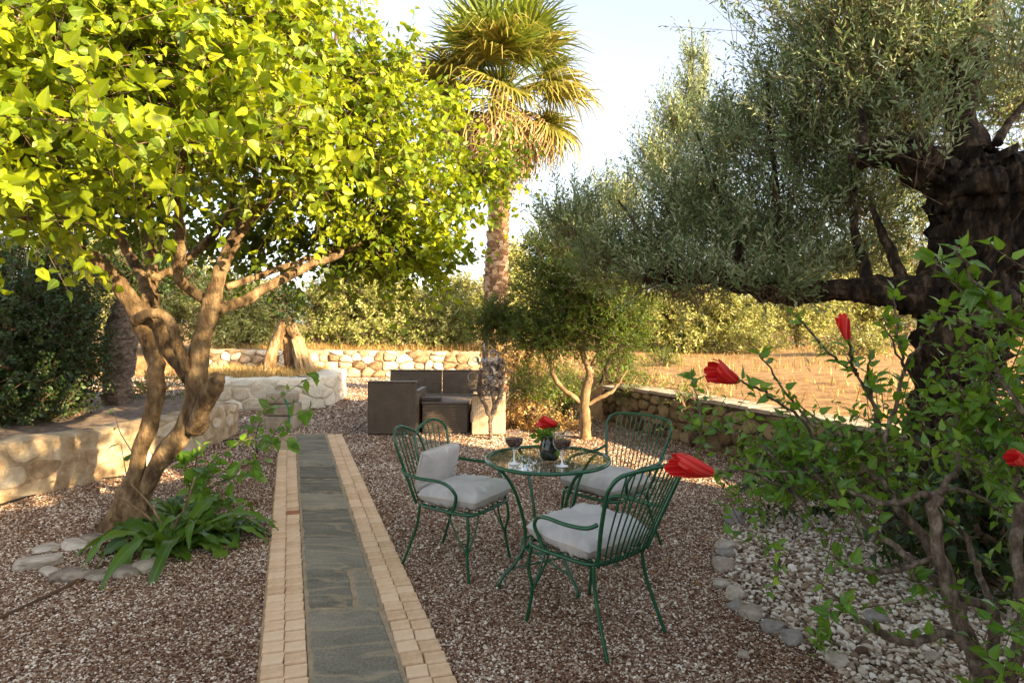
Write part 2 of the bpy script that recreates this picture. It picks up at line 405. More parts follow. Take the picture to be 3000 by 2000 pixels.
M['grey_top'] = mat_plain('grey_table_top', (.16, .125, .10), .75, .2, var=.15)
M['hose'] = mat_plain('hose', (.02, .016, .014), .6, .3, var=.2)
M['brown_hose'] = mat_plain('brown_hose', (.09, .05, .028), .7, .3, var=.2)
M['stake'] = mat_plain('green_plastic', (.012, .16, .045), .4, .5)
M['house_wall'] = mat_noise('house_wall', [(.3, (.55, .47, .36)), (.7, (.66, .58, .46))], scale=3, bump=.3, bscale=60, dist=.01)
M['shutter'] = mat_plain('shutter', (.08, .16, .10), .5, .4)
M['house_roof'] = mat_noise('roof_slab', [(.3, (.36, .26, .18)), (.7, (.50, .38, .28))], scale=3, bump=.3)
M['straw'] = mat_leaf('straw', [(.0, (.22, .11, .035)), (.5, (.42, .26, .085)), (1.0, (.58, .42, .18))], trans=.3, tcol=(.6, .42, .14), gloss=.15)

# ------------------------------------------------------------------ leaves
T_BROAD = np.array([(0, 0, 0), (.34, 0, -.05), (.7, 0, -.05), (1.08, 0, -.14), (.04, .24, .02), (.32, .40, .05), (.74, .21, .0), (.04, -.24, .02), (.32, -.40, .05), (.74, -.21, .0)])
F_BROAD = np.array([(0, 1, 4), (1, 5, 4), (1, 2, 5), (2, 6, 5), (2, 3, 6), (0, 7, 1), (1, 7, 8), (1, 8, 2), (2, 8, 9), (2, 9, 3)])
MID_BROAD = np.array([0, 0, 0, .1, 1, 1, .8, 1, 1, .8])
T_NARROW = np.array([(0, 0, 0), (.5, .5, .06), (1, 0, -.05), (.5, -.5, .06)])
F_NARROW = np.array([(0, 1, 2), (0, 2, 3)])


def norm(a): return a / np.maximum(np.linalg.norm(a, axis=-1, keepdims=True), 1e-9)


def leaf_mesh(name, L, tmpl, faces, mat, parent=None, mid=None, width=1.0):
    """L = dict(pos, dir, nrm, size, tint): every leaf becomes its own island of one mesh"""
    d = norm(L['dir']); n = L['nrm'] - d * np.sum(L['nrm'] * d, 1, keepdims=True); n = norm(n); s = np.cross(n, d)
    sz = L['size'][:, None, None]; t = tmpl[None]
    n_ = len(d); k_ = len(tmpl); t = np.repeat(t, n_, 0).copy(); rr = lambda s_: G.normal(0, s_, (n_, 1))
    if k_ > 4:
        t[..., 1] *= 1 + rr(.16); t[..., 2] += rr(.16) * t[..., 0] ** 2 - .05 * t[..., 0] ** 2 + rr(.22) * t[..., 0] * t[..., 1] + (.10 + rr(.22)) * t[..., 1] ** 2; t[..., 1] += rr(.10) * t[..., 0] ** 2
    else: t[..., 2] += rr(.10) * t[..., 0] ** 2; t[..., 1] *= 1 + rr(.2)
    V = L['pos'][:, None, :] + sz * (t[..., 0:1] * d[:, None] + width * t[..., 1:2] * s[:, None] + t[..., 2:3] * n[:, None] * (1 + L['size'][:, None, None] * 0))
    N, k = len(d), len(tmpl)
    Fc = (np.arange(N)[:, None, None] * k + faces[None]).reshape(-1, faces.shape[1])
    return np_mesh(name, V.reshape(-1, 3), Fc, mat, parent, tint=np.repeat(L['tint'], len(faces)), mid=None if mid is None else np.tile(mid, N))


def sub(L, idx): return {k: v[idx] for k, v in L.items()}
def cat(Ls): return {k: np.concatenate([l[k] for l in Ls]) for k in Ls[0]}


LEAFV = {}
def leaf_objects(L, idx, tmpl, faces, mat, parent, mid=None, width=1.0, nvar=8):
    """single leaves as objects that share a few meshes"""
    key = mat.name
    if key not in LEAFV:
        vs = []
        for v in range(nvar):
            t = tmpl.copy() * np.array([1, width, 1]); bend = G.normal(0, .05); tw = G.normal(0, .1)
            t[:, 2] += 2.5 * bend * t[:, 0] ** 2 + G.normal(.1, .2) * t[:, 1] ** 2 + tw * t[:, 1] * t[:, 0] + G.normal(0, .02, len(t))
            t[:, 1] += G.normal(0, .03) * t[:, 0] ** 2 + G.normal(0, .018, len(t)) * (np.abs(t[:, 1]) > .01)
            o = np_mesh('leaf', t, faces, mat, None, tint=np.full(len(faces), .2 + .65 * v / nvar), mid=mid)
            vs.append(o.data); bpy.data.objects.remove(o)
        LEAFV[key] = vs
    inv = sub_loc(parent).inverted()
    for i in idx:
        d = Vector(L['dir'][i]).normalized(); n = Vector(L['nrm'][i]); n = (n - d * n.dot(d)).normalized(); s = n.cross(d); z = float(L['size'][i])
        o = bpy.data.objects.new('leaf', LEAFV[key][int(L['tint'][i] * nvar * .99) % nvar])
        m = Matrix(((d.x * z, s.x * z, n.x * z, L['pos'][i][0]), (d.y * z, s.y * z, n.y * z, L['pos'][i][1]), (d.z * z, s.z * z, n.z * z, L['pos'][i][2]), (0, 0, 0, 1)))
        link(o, parent); o.matrix_basis = inv @ m


def nearest_idx(L, n):
    """the leaves that show largest from the garden's entrance"""
    p = L['pos']; x = p[:, 0] / np.maximum(p[:, 1], .1); z = (p[:, 2] - CAMH) / np.maximum(p[:, 1], .1)
    ok = (p[:, 1] > .5) & (np.abs(x) < .82) & (z < .52) & (z > -.58)
    sc = np.where(ok, L['size'] / np.maximum(p[:, 1], .1), -1)
    i = np.argsort(-sc)[:n]; return i[sc[i] > 0]


def in_ellipsoid(n, c, r, shell=.45):
    d = norm(G.normal(size=(n, 3))); u = (shell + (1 - shell) * G.random(n)) if shell else G.random(n) ** (1 / 3)
    return np.asarray(c) + d * u[:, None] * np.asarray(r), d


def twigs(ells, density, length, k, size, up=.4, droop=.25, spread=.9, out=.8, jitter=.5, shell=.4, tint=(.1, .9), nr=.5, flat=.6):
    """leafy twigs grown through the ellipsoids; returns leaves and twig ends"""
    Ls = []; A = []; B = []
    for e in ells:
        c, r = e[0], e[1]; n = int(density * (e[2] if len(e) > 2 else 1) * (r[0] * r[1] + r[1] * r[2] + r[0] * r[2]))
        p, o = in_ellipsoid(n, c, r, shell)
        d = norm(o * out + np.array([0, 0, up]) + G.normal(size=(n, 3)) * jitter)
        ln = length * G.uniform(.6, 1.35, n); curve = G.normal(size=(n, 3)) * .25 + np.array([0, 0, -droop])
        ph = G.uniform(0, 6.28, n); tt = G.uniform(tint[0], tint[1], n)
        a1 = norm(np.cross(d, G.normal(size=(n, 3)))); a2 = np.cross(d, a1)
        for j in range(k):
            t = (j + .6) / k
            pos = p + d * (ln * t)[:, None] + curve * (ln * t * t)[:, None] * .6
            ang = ph + j * 2.6
            sd = a1 * np.cos(ang)[:, None] + a2 * np.sin(ang)[:, None]
            dr = norm(d * (1 - spread * .6) + sd * spread + np.array([0, 0, -droop]) + G.normal(size=(n, 3)) * .18)
            nr_ = norm(np.array([0, 0, flat]) + G.normal(size=(n, 3)) * nr + o * .25)
            Ls.append(dict(pos=pos, dir=dr, nrm=nr_, size=size * G.uniform(.6, 1.25, n) * (1.1 - .35 * t), tint=np.clip(tt + G.normal(0, .16, n) + .12 * (t - .5), 0, 1)))
        A.append(p - d * (ln * .35)[:, None]); B.append(p + d * ln[:, None] + curve * (ln)[:, None] * .6)
    return cat(Ls), np.concatenate(A), np.concatenate(B)


def twig_mesh(A, B, r, mat, parent):
    d = norm(B - A); a1 = norm(np.cross(d, np.array([.3, .5, .81]))); a2 = np.cross(d, a1); n = len(A); V = []
    for P, q in ((A, 1.0), (B, .4)):
        for k in range(3):
            an = 2.094 * k; V.append(P + (a1 * math.cos(an) + a2 * math.sin(an)) * r * q)
    V = np.stack(V, 1).reshape(-1, 3)
    f = np.array([(0, 1, 4, 3), (1, 2, 5, 4), (2, 0, 3, 5)])
    Fc = (np.arange(n)[:, None, None] * 6 + f[None]).reshape(-1, 4)
    return tag(np_mesh('twigs', V, Fc, mat, parent), kind='stuff')


def branch(pts, rad, mat, parent, name='branch', seg=10, rough=.22, freq=5, sub_=5, ridge=.12):
    P = smooth_path(pts, sub_)
    P = [p + G.normal(0, .004, 3) for p in P]
    off = np.array(parent.location) if parent is not None else np.zeros(3)
    P = [p - off for p in P]
    return MB().tube(P, lerp_r(rad, len(rad), len(P)), seg, rough=rough, freq=freq, seed=R.random() * 50, ridge=ridge).build(name, mat, parent)


def shift(L, off):
    L = dict(L); L['pos'] = L['pos'] - np.asarray(off); return L


# ------------------------------------------------------------------ ground
RW = [np.array(p) for p in ((4.6, 2.2), (3.47, 5.1), (1.74, 9.05), (1.45, 9.7), (.95, 11.0), (.25, 13.2), (-.75, 17.05), (-8.6, 17.35), (-14, 17.4))]
FIELD = RW + [np.array(p) for p in ((-300., 17.4), (-300., 320.), (320., 320.), (320., 2.2))]
LB = [np.array(p) for p in ((-4.95, 3.2), (-4.52, 5.12), (-4.10, 6.1), (-3.93, 7.1), (-3.92, 8.1), (-4.1, 8.9), (-4.7, 9.6), (-6, 9.9))]
BED = LB + [np.array(p) for p in ((-300., 9.9), (-300., 3.2))]


def seg_d(P, poly):
    dm = np.full(len(P), 1e9)
    for a, b in zip(poly[:-1], poly[1:]):
        ab = b - a; t = np.clip(((P - a) @ ab) / (ab @ ab), 0, 1); q = a + t[:, None] * ab; dm = np.minimum(dm, np.hypot(*(P - q).T))
    return dm


def inside(P, poly):
    x, y = P[:, 0], P[:, 1]; r = np.zeros(len(P), bool)
    for a, b in zip(poly, poly[1:] + poly[:1]):
        c = ((a[1] > y) != (b[1] > y)) & (x < (b[0] - a[0]) * (y - a[1]) / (b[1] - a[1] + 1e-12) + a[0]); r ^= c
    return r


def ground_h(P):
    P = np.atleast_2d(P).astype(float)
    df = np.where(inside(P, FIELD), 1, -1) * seg_d(P, RW); db = np.where(inside(P, BED), 1, -1) * seg_d(P, LB)
    sm = lambda d, w: np.clip((d + .02) / w, 0, 1) ** 2 * (3 - 2 * np.clip((d + .02) / w, 0, 1))
    w = np.where((P[:, 1] > 9.5) & (P[:, 0] < 1.6), .5, .28)
    h = .53 * sm(df, w) + .43 * sm(db, .3)
    far = np.clip((P[:, 1] - 20) / 20, 0, 1)
    h += .10 * np.sin(P[:, 0] * .7 + 1) * np.sin(P[:, 1] * .45) * np.clip(df / 3, 0, 1)
    return h, df, db


xs = np.concatenate([[-300, -120, -60, -35, -22, -16], np.arange(-12, 12.01, .2), [16, 22, 35, 60, 120, 300]])
ys = np.concatenate([[-200, -60, -20, -8, -4, -2], np.arange(0, 24.01, .2), [27, 32, 40, 60, 120, 310]])
X, Yg = np.meshgrid(xs, ys); P2 = np.stack([X.ravel(), Yg.ravel()], 1)
hh, df, db = ground_h(P2)
V = np.column_stack([P2, hh]); nx = len(xs); ny = len(ys)
ii = (np.arange(ny - 1)[:, None] * nx + np.arange(nx - 1)[None]).ravel()
Fc = np.stack([ii, ii + 1, ii + nx + 1, ii + nx], 1)
ctr = V[Fc].mean(1); _, dfc, dbc = ground_h(ctr[:, :2])
gr = np_mesh('ground', V, Fc, M['gravel'], smooth=True)
gr.data.materials.append(M['straw_soil']); gr.data.materials.append(M['bed_soil'])
mi = np.where(dfc > -.25, 1, np.where(dbc > 0, 2, 0)); mi = np.where((np.abs(ctr[:, 0]) > 12.5) | (ctr[:, 1] < -6), 1, mi)
gr.data.polygons.foreach_set('material_index', mi.astype(np.int32)); tag(gr, kind='structure')

# ------------------------------------------------------------------ path
def path_pt(off, Y): return np.array([-1.082 - .363 * (Y - 2.632) + off, Y])
YEND = 8.3
mb = MB(); lo = []
for Y in np.arange(.6, YEND + .01, .35):
    for off in (-.012, .844): p = path_pt(off, Y); lo.append((p[0], p[1], .006))
mb.add(lo, [(2 * i, 2 * i + 1, 2 * i + 3, 2 * i + 2) for i in range(len(lo) // 2 - 1)])
path = tag(mb.build('path', M['mortar']), kind='structure')
ang = math.atan2(.363, 1)
cv = []
for v in range(8):
    j = lambda s: R.uniform(-s, s)
    w, l, h = .0465, .0452, .024
    o_ = [(-w + j(.002), -l + j(.003)), (w + j(.002), -l + j(.003)), (w + j(.002), l + j(.003)), (-w + j(.002), l + j(.003))]
    rings = [[(x, y, -.01) for x, y in o_], [(x, y, h - .006 + j(.001)) for x, y in o_], [(x * .945, y * .945, h + j(.001)) for x, y in o_]]
    vs = sum(rings, []); fs = [(r * 4 + k, r * 4 + (k + 1) % 4, (r + 1) * 4 + (k + 1) % 4, (r + 1) * 4 + k) for r in range(2) for k in range(4)] + [(8, 9, 10, 11)]
    cv.append(MB().add(vs, fs).mesh('cobble', M['cobble'], False))
redm = cv[0].copy(); redm.materials[0] = M['red_cobble']
for col, (off, yend) in enumerate(((.053, 7.25), (.157, 7.3), (.685, YEND), (.789, YEND))):
    Y = 1.05 + R.uniform(0, .04)
    while Y < yend:
        p = path_pt(off, Y)
        o = bpy.data.objects.new('cobble', cv[R.randrange(8)]); link(o, path)
        ly = R.uniform(.94, 1.06)
        o.location = (p[0] + R.uniform(-.0015, .0015), p[1], .003 + R.uniform(-.0015, .0015)); o.rotation_euler = (R.uniform(-.015, .015), R.uniform(-.015, .015), ang * .8 + R.uniform(-.025, .025))
        o.scale = (1.02, .97 * ly, 1)
        if col == 1 and abs(Y - 4.95) < .052: o.data = redm
        Y += .1005 * ly if False else .101
lo = []
for Y in np.arange(.6, YEND, .35):
    for off in (.212, .632): p = path_pt(off, Y); lo.append((p[0], p[1], .0195))
MB().add(lo, [(2 * i, 2 * i + 1, 2 * i + 3, 2 * i + 2) for i in range(len(lo) // 2 - 1)]).build('joint_sand', M['joint_sand'], path)
# slate slabs with ragged edges
edges = [.7, 1.35, 1.95, 2.5, 3.27, 3.78, 4.33, 5.0, 5.45, 5.95, 6.5, 7.05, 7.65, YEND - .02]
for a, b in zip(edges[:-1], edges[1:]):
    splits = [(.222, .622)]
    if 3.2 < a < 3.4: splits = [(.222, .492), (.500, .622)]
    for x0, x1 in splits:
        n = 9; tl = R.uniform(-.03, .03)
        def rim(ins, z):
            out = []
            for k in range(n): out.append((x0 + ins + (x1 - x0 - 2 * ins) * k / n, a + ins, 0))
            for k in range(n): out.append((x1 - ins, a + ins + (b - a - 2 * ins) * k / n, 1))
            for k in range(n): out.append((x1 - ins - (x1 - x0 - 2 * ins) * k / n, b - ins, 2))
            for k in range(n): out.append((x0 + ins, b - ins - (b - a - 2 * ins) * k / n, 3))
            res = []
            for u, y, s_ in out:
                q = Vector((u * 9, y * 9, a)); du = .016 * noise.noise(q) + .008 * noise.noise(q * 3); dy = .05 * noise.noise(q + Vector((9, 4, 2))) + .015 * noise.noise(q * 3)
                pp = path_pt(u + du, y + dy + tl * (u - .42)); res.append((pp[0], pp[1], z + .004 * noise.noise(q * 1.5)))
            return res
        r0, r1, r2, r3 = rim(.012, .002), rim(.013, .0215), rim(.021, .0258), rim(.08, .0270)
        m4 = 4 * n; vs = r0 + r1 + r2 + r3; c = np.mean(np.array(r3), 0); vs.append(tuple(c)); fs = []
        for r in range(3): fs += [(r * m4 + k, r * m4 + (k + 1) % m4, (r + 1) * m4 + (k + 1) % m4, (r + 1) * m4 + k) for k in range(m4)]
        fs += [(3 * m4 + k, 3 * m4 + (k + 1) % m4, 4 * m4) for k in range(m4)]
        MB().add(vs, fs).build('slab', M['slate'], path, smooth=False)

# ------------------------------------------------------------------ gravel and white pebbles (instanced small stones)
def pebble_nodes(name, mat, subd):
    t = bpy.data.node_groups.new(name, 'GeometryNodeTree')
    t.interface.new_socket('Geometry', in_out='INPUT', socket_type='NodeSocketGeometry'); t.interface.new_socket('Geometry', in_out='OUTPUT', socket_type='NodeSocketGeometry')
    n = t.nodes; gi = n.new('NodeGroupInput'); go = n.new('NodeGroupOutput')
    ico = n.new('GeometryNodeMeshIcoSphere'); ico.inputs['Radius'].default_value = 1; ico.inputs['Subdivisions'].default_value = subd
    sm = n.new('GeometryNodeSetShadeSmooth'); ms = n.new('GeometryNodeSetMaterial'); ms.inputs['Material'].default_value = mat
    iop = n.new('GeometryNodeInstanceOnPoints')
    rr = n.new('FunctionNodeRandomValue'); rr.data_type = 'FLOAT_VECTOR'; rr.inputs[0].default_value = (-.5, -.5, 0); rr.inputs[1].default_value = (.5, .5, 6.28)
    sc = n.new('FunctionNodeRandomValue'); sc.data_type = 'FLOAT_VECTOR'; sc.inputs[0].default_value = (.75, .55, .4); sc.inputs[1].default_value = (1.35, 1.0, .75)
    sc.inputs['Seed'].default_value = 5
    at = n.new('GeometryNodeInputNamedAttribute'); at.data_type = 'FLOAT'; at.inputs['Name'].default_value = 'size'
    vm = n.new('ShaderNodeVectorMath'); vm.operation = 'SCALE'
    L = t.links
    L.new(sc.outputs[0], vm.inputs[0]); L.new(at.outputs[0], vm.inputs['Scale'])
    L.new(ico.outputs['Mesh'], sm.inputs[0]); L.new(sm.outputs[0], ms.inputs[0])
    L.new(gi.outputs[0], iop.inputs['Points']); L.new(ms.outputs[0], iop.inputs['Instance']); L.new(rr.outputs[0], iop.inputs['Rotation']); L.new(vm.outputs[0], iop.inputs['Scale'])
    L.new(iop.outputs[0], go.inputs[0]); return t


def scatter(name, P, size, mat, subd):
    me = bpy.data.meshes.new(name); me.vertices.add(len(P)); me.vertices.foreach_set('co', np.ascontiguousarray(P, dtype=np.float32).ravel())
    a = me.attributes.new('size', 'FLOAT', 'POINT'); a.data.foreach_set('value', np.asarray(size, dtype=np.float32))
    me.materials.append(mat)
    o = link(bpy.data.objects.new(name, me)); md = o.modifiers.new('scatter', 'NODES'); md.node_group = pebble_nodes(name, mat, subd)
    return tag(o, kind='stuff')


# pebble bed outline on the right
bedpoly = [Ng(x * .784, y * .784)[:2] for x, y in ((2190, 1500), (2135, 1560), (2120, 1620), (2125, 1680), (2130, 1722), (2160, 1760), (2190, 1800), (2260, 1850), (2340, 1900), (2440, 1950), (2540, 2060))]
bedpoly += [np.array(p) for p in ((2.2, 1.9), (3.4, 2.2), (3.4, 4.2), (2.6, 5.2), (2.0, 5.2))]
bedpoly = [np.array(p) for p in bedpoly]
# leftover stone ring round the mulberry
ringc = Ng(300, 1290)[:2]


def off_path(P, m=.0):
    o = P[:, 0] - (-1.082 - .363 * (P[:, 1] - 2.632)); return (o < -.012 - m) | (o > .844 + m) | (P[:, 1] > YEND)


pts = []; szs = []
for y0, y1, dens, sz in ((2.3, 4.2, 12000, .0058), (4.2, 6.2, 7200, .0070), (6.2, 9.5, 2900, .0092), (9.5, 17, 550, .016)):
    xa, xb = -.9 * y1, .9 * y1; n = int((xb - xa) * (y1 - y0) * dens)
    p = np.column_stack([G.uniform(xa, xb, n), G.uniform(y0, y1, n)])
    p = p[np.abs(p[:, 0]) < .87 * p[:, 1] + .2]
    _, a, b = ground_h(p); ok = (a < .0) & (b < .0) & off_path(p) & ~inside(p, bedpoly); p = p[ok]
    pts.append(np.column_stack([p, G.uniform(-.003, .006, len(p))])); szs.append(sz * np.exp(G.normal(0, .28, len(p))))
scatter('gravel', np.concatenate(pts), np.concatenate(szs), M['pebble'], 1)
p = np.column_stack([G.uniform(.8, 3.6, 60000), G.uniform(1.9, 5.3, 60000)]); p = p[inside(p, bedpoly)][:22000]
scatter('white_pebbles', np.column_stack([p, G.uniform(.0, .018, len(p))]), .0118 * np.exp(G.normal(0, .3, len(p))), M['white_pebble'], 2)


# ------------------------------------------------------------------ stones
def rock_mesh(w, d, h, seed, mat, subd=3, amp=.16):
    r = random.Random(seed); pl = []
    for k in range(9):
        n = Vector((r.gauss(0, 1), r.gauss(0, 1), r.gauss(0, .6))).normalized(); pl.append((n, r.uniform(.62, .9)))
    pl.append((Vector((r.uniform(-.2, .2), r.uniform(-.2, .2), 1)).normalized(), r.uniform(.5, .7)))
    bm = bmesh.new(); bmesh.ops.create_icosphere(bm, subdivisions=subd, radius=1)
    for v in bm.verts:
        q = v.co.copy()
        for n, dd in pl:
            t = q.dot(n)
            if t > dd: q -= n * (t - dd) * .92
        f = 1 + amp * noise.noise(q * 1.3 + Vector((seed, 0, 0))) + amp * .5 * noise.noise(q * 3.4 + Vector((0, seed, 0))) + amp * .3 * noise.noise(q * 8)
        q = q * f; v.co = Vector((q.x * w / 1.7, q.y * d / 1.7, q.z * h / 1.5))
    me = bpy.data.meshes.new('stone'); bm.to_mesh(me); bm.free(); me.materials.append(mat)
    return me


EDGE = [  # native position, width px, height px, grey?, label
    (2150, 1532, 52, 40, 1, 'dark grey rounded stone at the far end of the pebble edging'),
    (2122, 1602, 50, 22, 0, 'thin flat stone second from the far end of the pebble edging'),
    (2122, 1626, 42, 22, 1, 'small grey stone beside the thin flat stone in the pebble edging'),
    (2116, 1668, 56, 44, 0, 'broad cream stone with ragged edge in the pebble edging'),
    (2112, 1716, 46, 24, 0, 'low tan stone between the ragged cream stone and the rounded tan stone'),
    (2150, 1748, 52, 34, 0, 'rounded tan stone midway along the pebble edging'),
    (2158, 1782, 46, 24, 1, 'small flat grey stone touching the large pale oval stone'),
    (2200, 1806, 56, 38, 0, 'large pale oval stone in the middle of the pebble edging'),
    (2268, 1848, 60, 40, 1, 'long slate grey stone leaning on another grey stone in edging'),
    (2318, 1880, 56, 44, 1, 'chunky grey stone at the near end of the slate grey pair'),
    (2456, 1950, 58, 40, 0, 'white egg shaped stone nearest the camera by the green sprig'),
    (2570, 1818, 56, 30, 1, 'flat grey stone lying in the middle of the white pebbles'),
    (2730, 1934, 44, 30, 0, 'brown stained stone near the shrub base among white pebbles'),
    (2210, 1440, 40, 24, 0, 'small white stone on gravel under the shrub leaves'),
    (2180, 1925, 30, 22, 0, 'single cream pebble alone on gravel left of the edging'),
]
for i, (x, y, w, h, g, lab) in enumerate(EDGE):
    q = Ng(x * .784, y * .784); k = q[1] / 1800
    o = bpy.data.objects.new('stone', rock_mesh(w * k * 1.12, w * k * R.uniform(.8, 1.1), h * k * 1.0, i * 3.7, M['grey_edge_stone'] if g else M['edge_stone']))
    o.location = (q[0], q[1], h * k * .3 + .004); o.rotation_euler = (R.uniform(-.15, .15), R.uniform(-.15, .15), R.uniform(-.7, .7)); link(o)
    tag(o, lab, 'stone', 'stones edging the pebble bed')
RING = [
    (115, 1655, 100, 46, 'largest flat grey stone at the far left of the tree ring'),
    (222, 1602, 66, 30, 'grey wedge stone behind the tree ring beside a paler one'),
    (270, 1582, 56, 30, 'pale wedge stone closest to the mulberry trunk base'),
    (130, 1612, 64, 22, 'thin brownish stone behind the largest flat stone of the ring'),
    (208, 1690, 88, 44, 'whitish flat stone between the largest stone and the tan stone'),
    (150, 1680, 60, 26, 'low grey stone wedged beside the whitish flat stone'),
    (290, 1692, 62, 30, 'tan stone at the front of the tree ring by a hose'),
    (365, 1682, 72, 34, 'grey oval stone half under the strap leaves'),
    (430, 1668, 66, 44, 'grey slanting stone under the strap leaf pointing at camera'),
]
for i, (x, y, w, h, lab) in enumerate(RING):
    q = Ng(x * .784, y * .784); k = q[1] / 1800
    o = bpy.data.objects.new('stone', rock_mesh(w * k * 1.15, w * k * R.uniform(.8, 1.1), h * k * .9, 50 + i * 2.3, M['edge_stone']))
    o.location = (q[0], q[1], h * k * .2); o.rotation_euler = (R.uniform(-.12, .12), R.uniform(-.12, .12), R.uniform(-.6, .6)); link(o)
    tag(o, lab, 'stone', 'stones ringing the mulberry tree')


# ------------------------------------------------------------------ walls of separate stones
def stone_from_poly(out, d, mat, seed):
    """rounded stone whose outline is a polygon (x, z) about its centre"""
    r = random.Random(seed); out2 = []
    for k in range(len(out)):                            # cut the corners
        a, b, c = out[k - 1], out[k], out[(k + 1) % len(out)]; f = r.uniform(.16, .30)
        out2 += [(b[0] + (a[0] - b[0]) * f, b[1] + (a[1] - b[1]) * f), (b[0] + (c[0] - b[0]) * f, b[1] + (c[1] - b[1]) * f)]
    out = out2; n = len(out); rings = []; tx, tz = r.uniform(-.25, .25), r.uniform(-.25, .25)
    for s_, y in ((1.0, .04), (1.0, -d * .35), (.88, -d * .8), (.55, -d)):
        rings.append([(p[0] * s_, y - (d * (tx * p[0] + tz * p[1]) * 3 + r.uniform(-.10, .10) * d if y < 0 else 0), p[1] * s_) for p in out])
    vs = sum(rings, []) + [(0, -d * 1.03, 0)]
    fs = [(q * n + (k + 1) % n, q * n + k, (q + 1) * n + k, (q + 1) * n + (k + 1) % n) for q in range(3) for k in range(n)]
    fs += [(3 * n + (k + 1) % n, 3 * n + k, 4 * n) for k in range(n)]
    return MB().add(vs, fs).mesh('stone', mat, False)


def rubble(tot, hfun, sw, sh, gap, r):
    """irregular stone outlines that fill a wall face (s along, z up)"""
    seeds = []; hmax = max(hfun(t) for t in np.linspace(0, tot, 9)); z = 0; row = 0
    mh = sum(sh) / 2; mw = sum(sw) / 2
    while z < hmax + mh:
        x = -mw * r.random()
        while x < tot + mw:
            w = r.uniform(*sw); seeds.append((x + w / 2 + r.uniform(-.1, .1) * w, z + mh / 2 + r.uniform(-.42, .42) * mh)); x += w
        z += mh; row += 1
    ax = mw / mh * .75; cells = []                       # stretch so that cells lie flat
    for i, (x, z) in enumerate(seeds):
        h = hfun(x)
        if not (0.02 < x < tot - .02) or z > h: continue
        P = [(max(0, x - sw[1]), 0), (min(tot, x + sw[1]), 0), (min(tot, x + sw[1]), h), (max(0, x - sw[1]), h)]
        for j, (x2, z2) in enumerate(seeds):
            if j == i or abs(x2 - x) > 2.2 * sw[1] or abs(z2 - z) > 2.6 * mh: continue
            mx, mz = (x + x2) / 2, (z + z2) / 2; nx, nz = (x2 - x) / ax ** 2, (z2 - z); Q = []
            for k in range(len(P)):
                a, b = P[k - 1], P[k]; da = (a[0] - mx) * nx + (a[1] - mz) * nz; db = (b[0] - mx) * nx + (b[1] - mz) * nz
                if (da <= 0) != (db <= 0): t = da / (da - db); Q.append((a[0] + (b[0] - a[0]) * t, a[1] + (b[1] - a[1]) * t))
                if db <= 0: Q.append(b)
            P = Q
            if len(P) < 3: break
        if len(P) < 3: continue
        c = np.mean(P, 0); W = max(p[0] for p in P) - min(p[0] for p in P); Hh = max(p[1] for p in P) - min(p[1] for p in P)
        if W < .06 or Hh < .045: continue
        fx, fz = 1 - gap / W, 1 - gap / Hh
        cells.append((c, [((p[0] - c[0]) * fx, (p[1] - c[1]) * fz) for p in P]))
    return cells


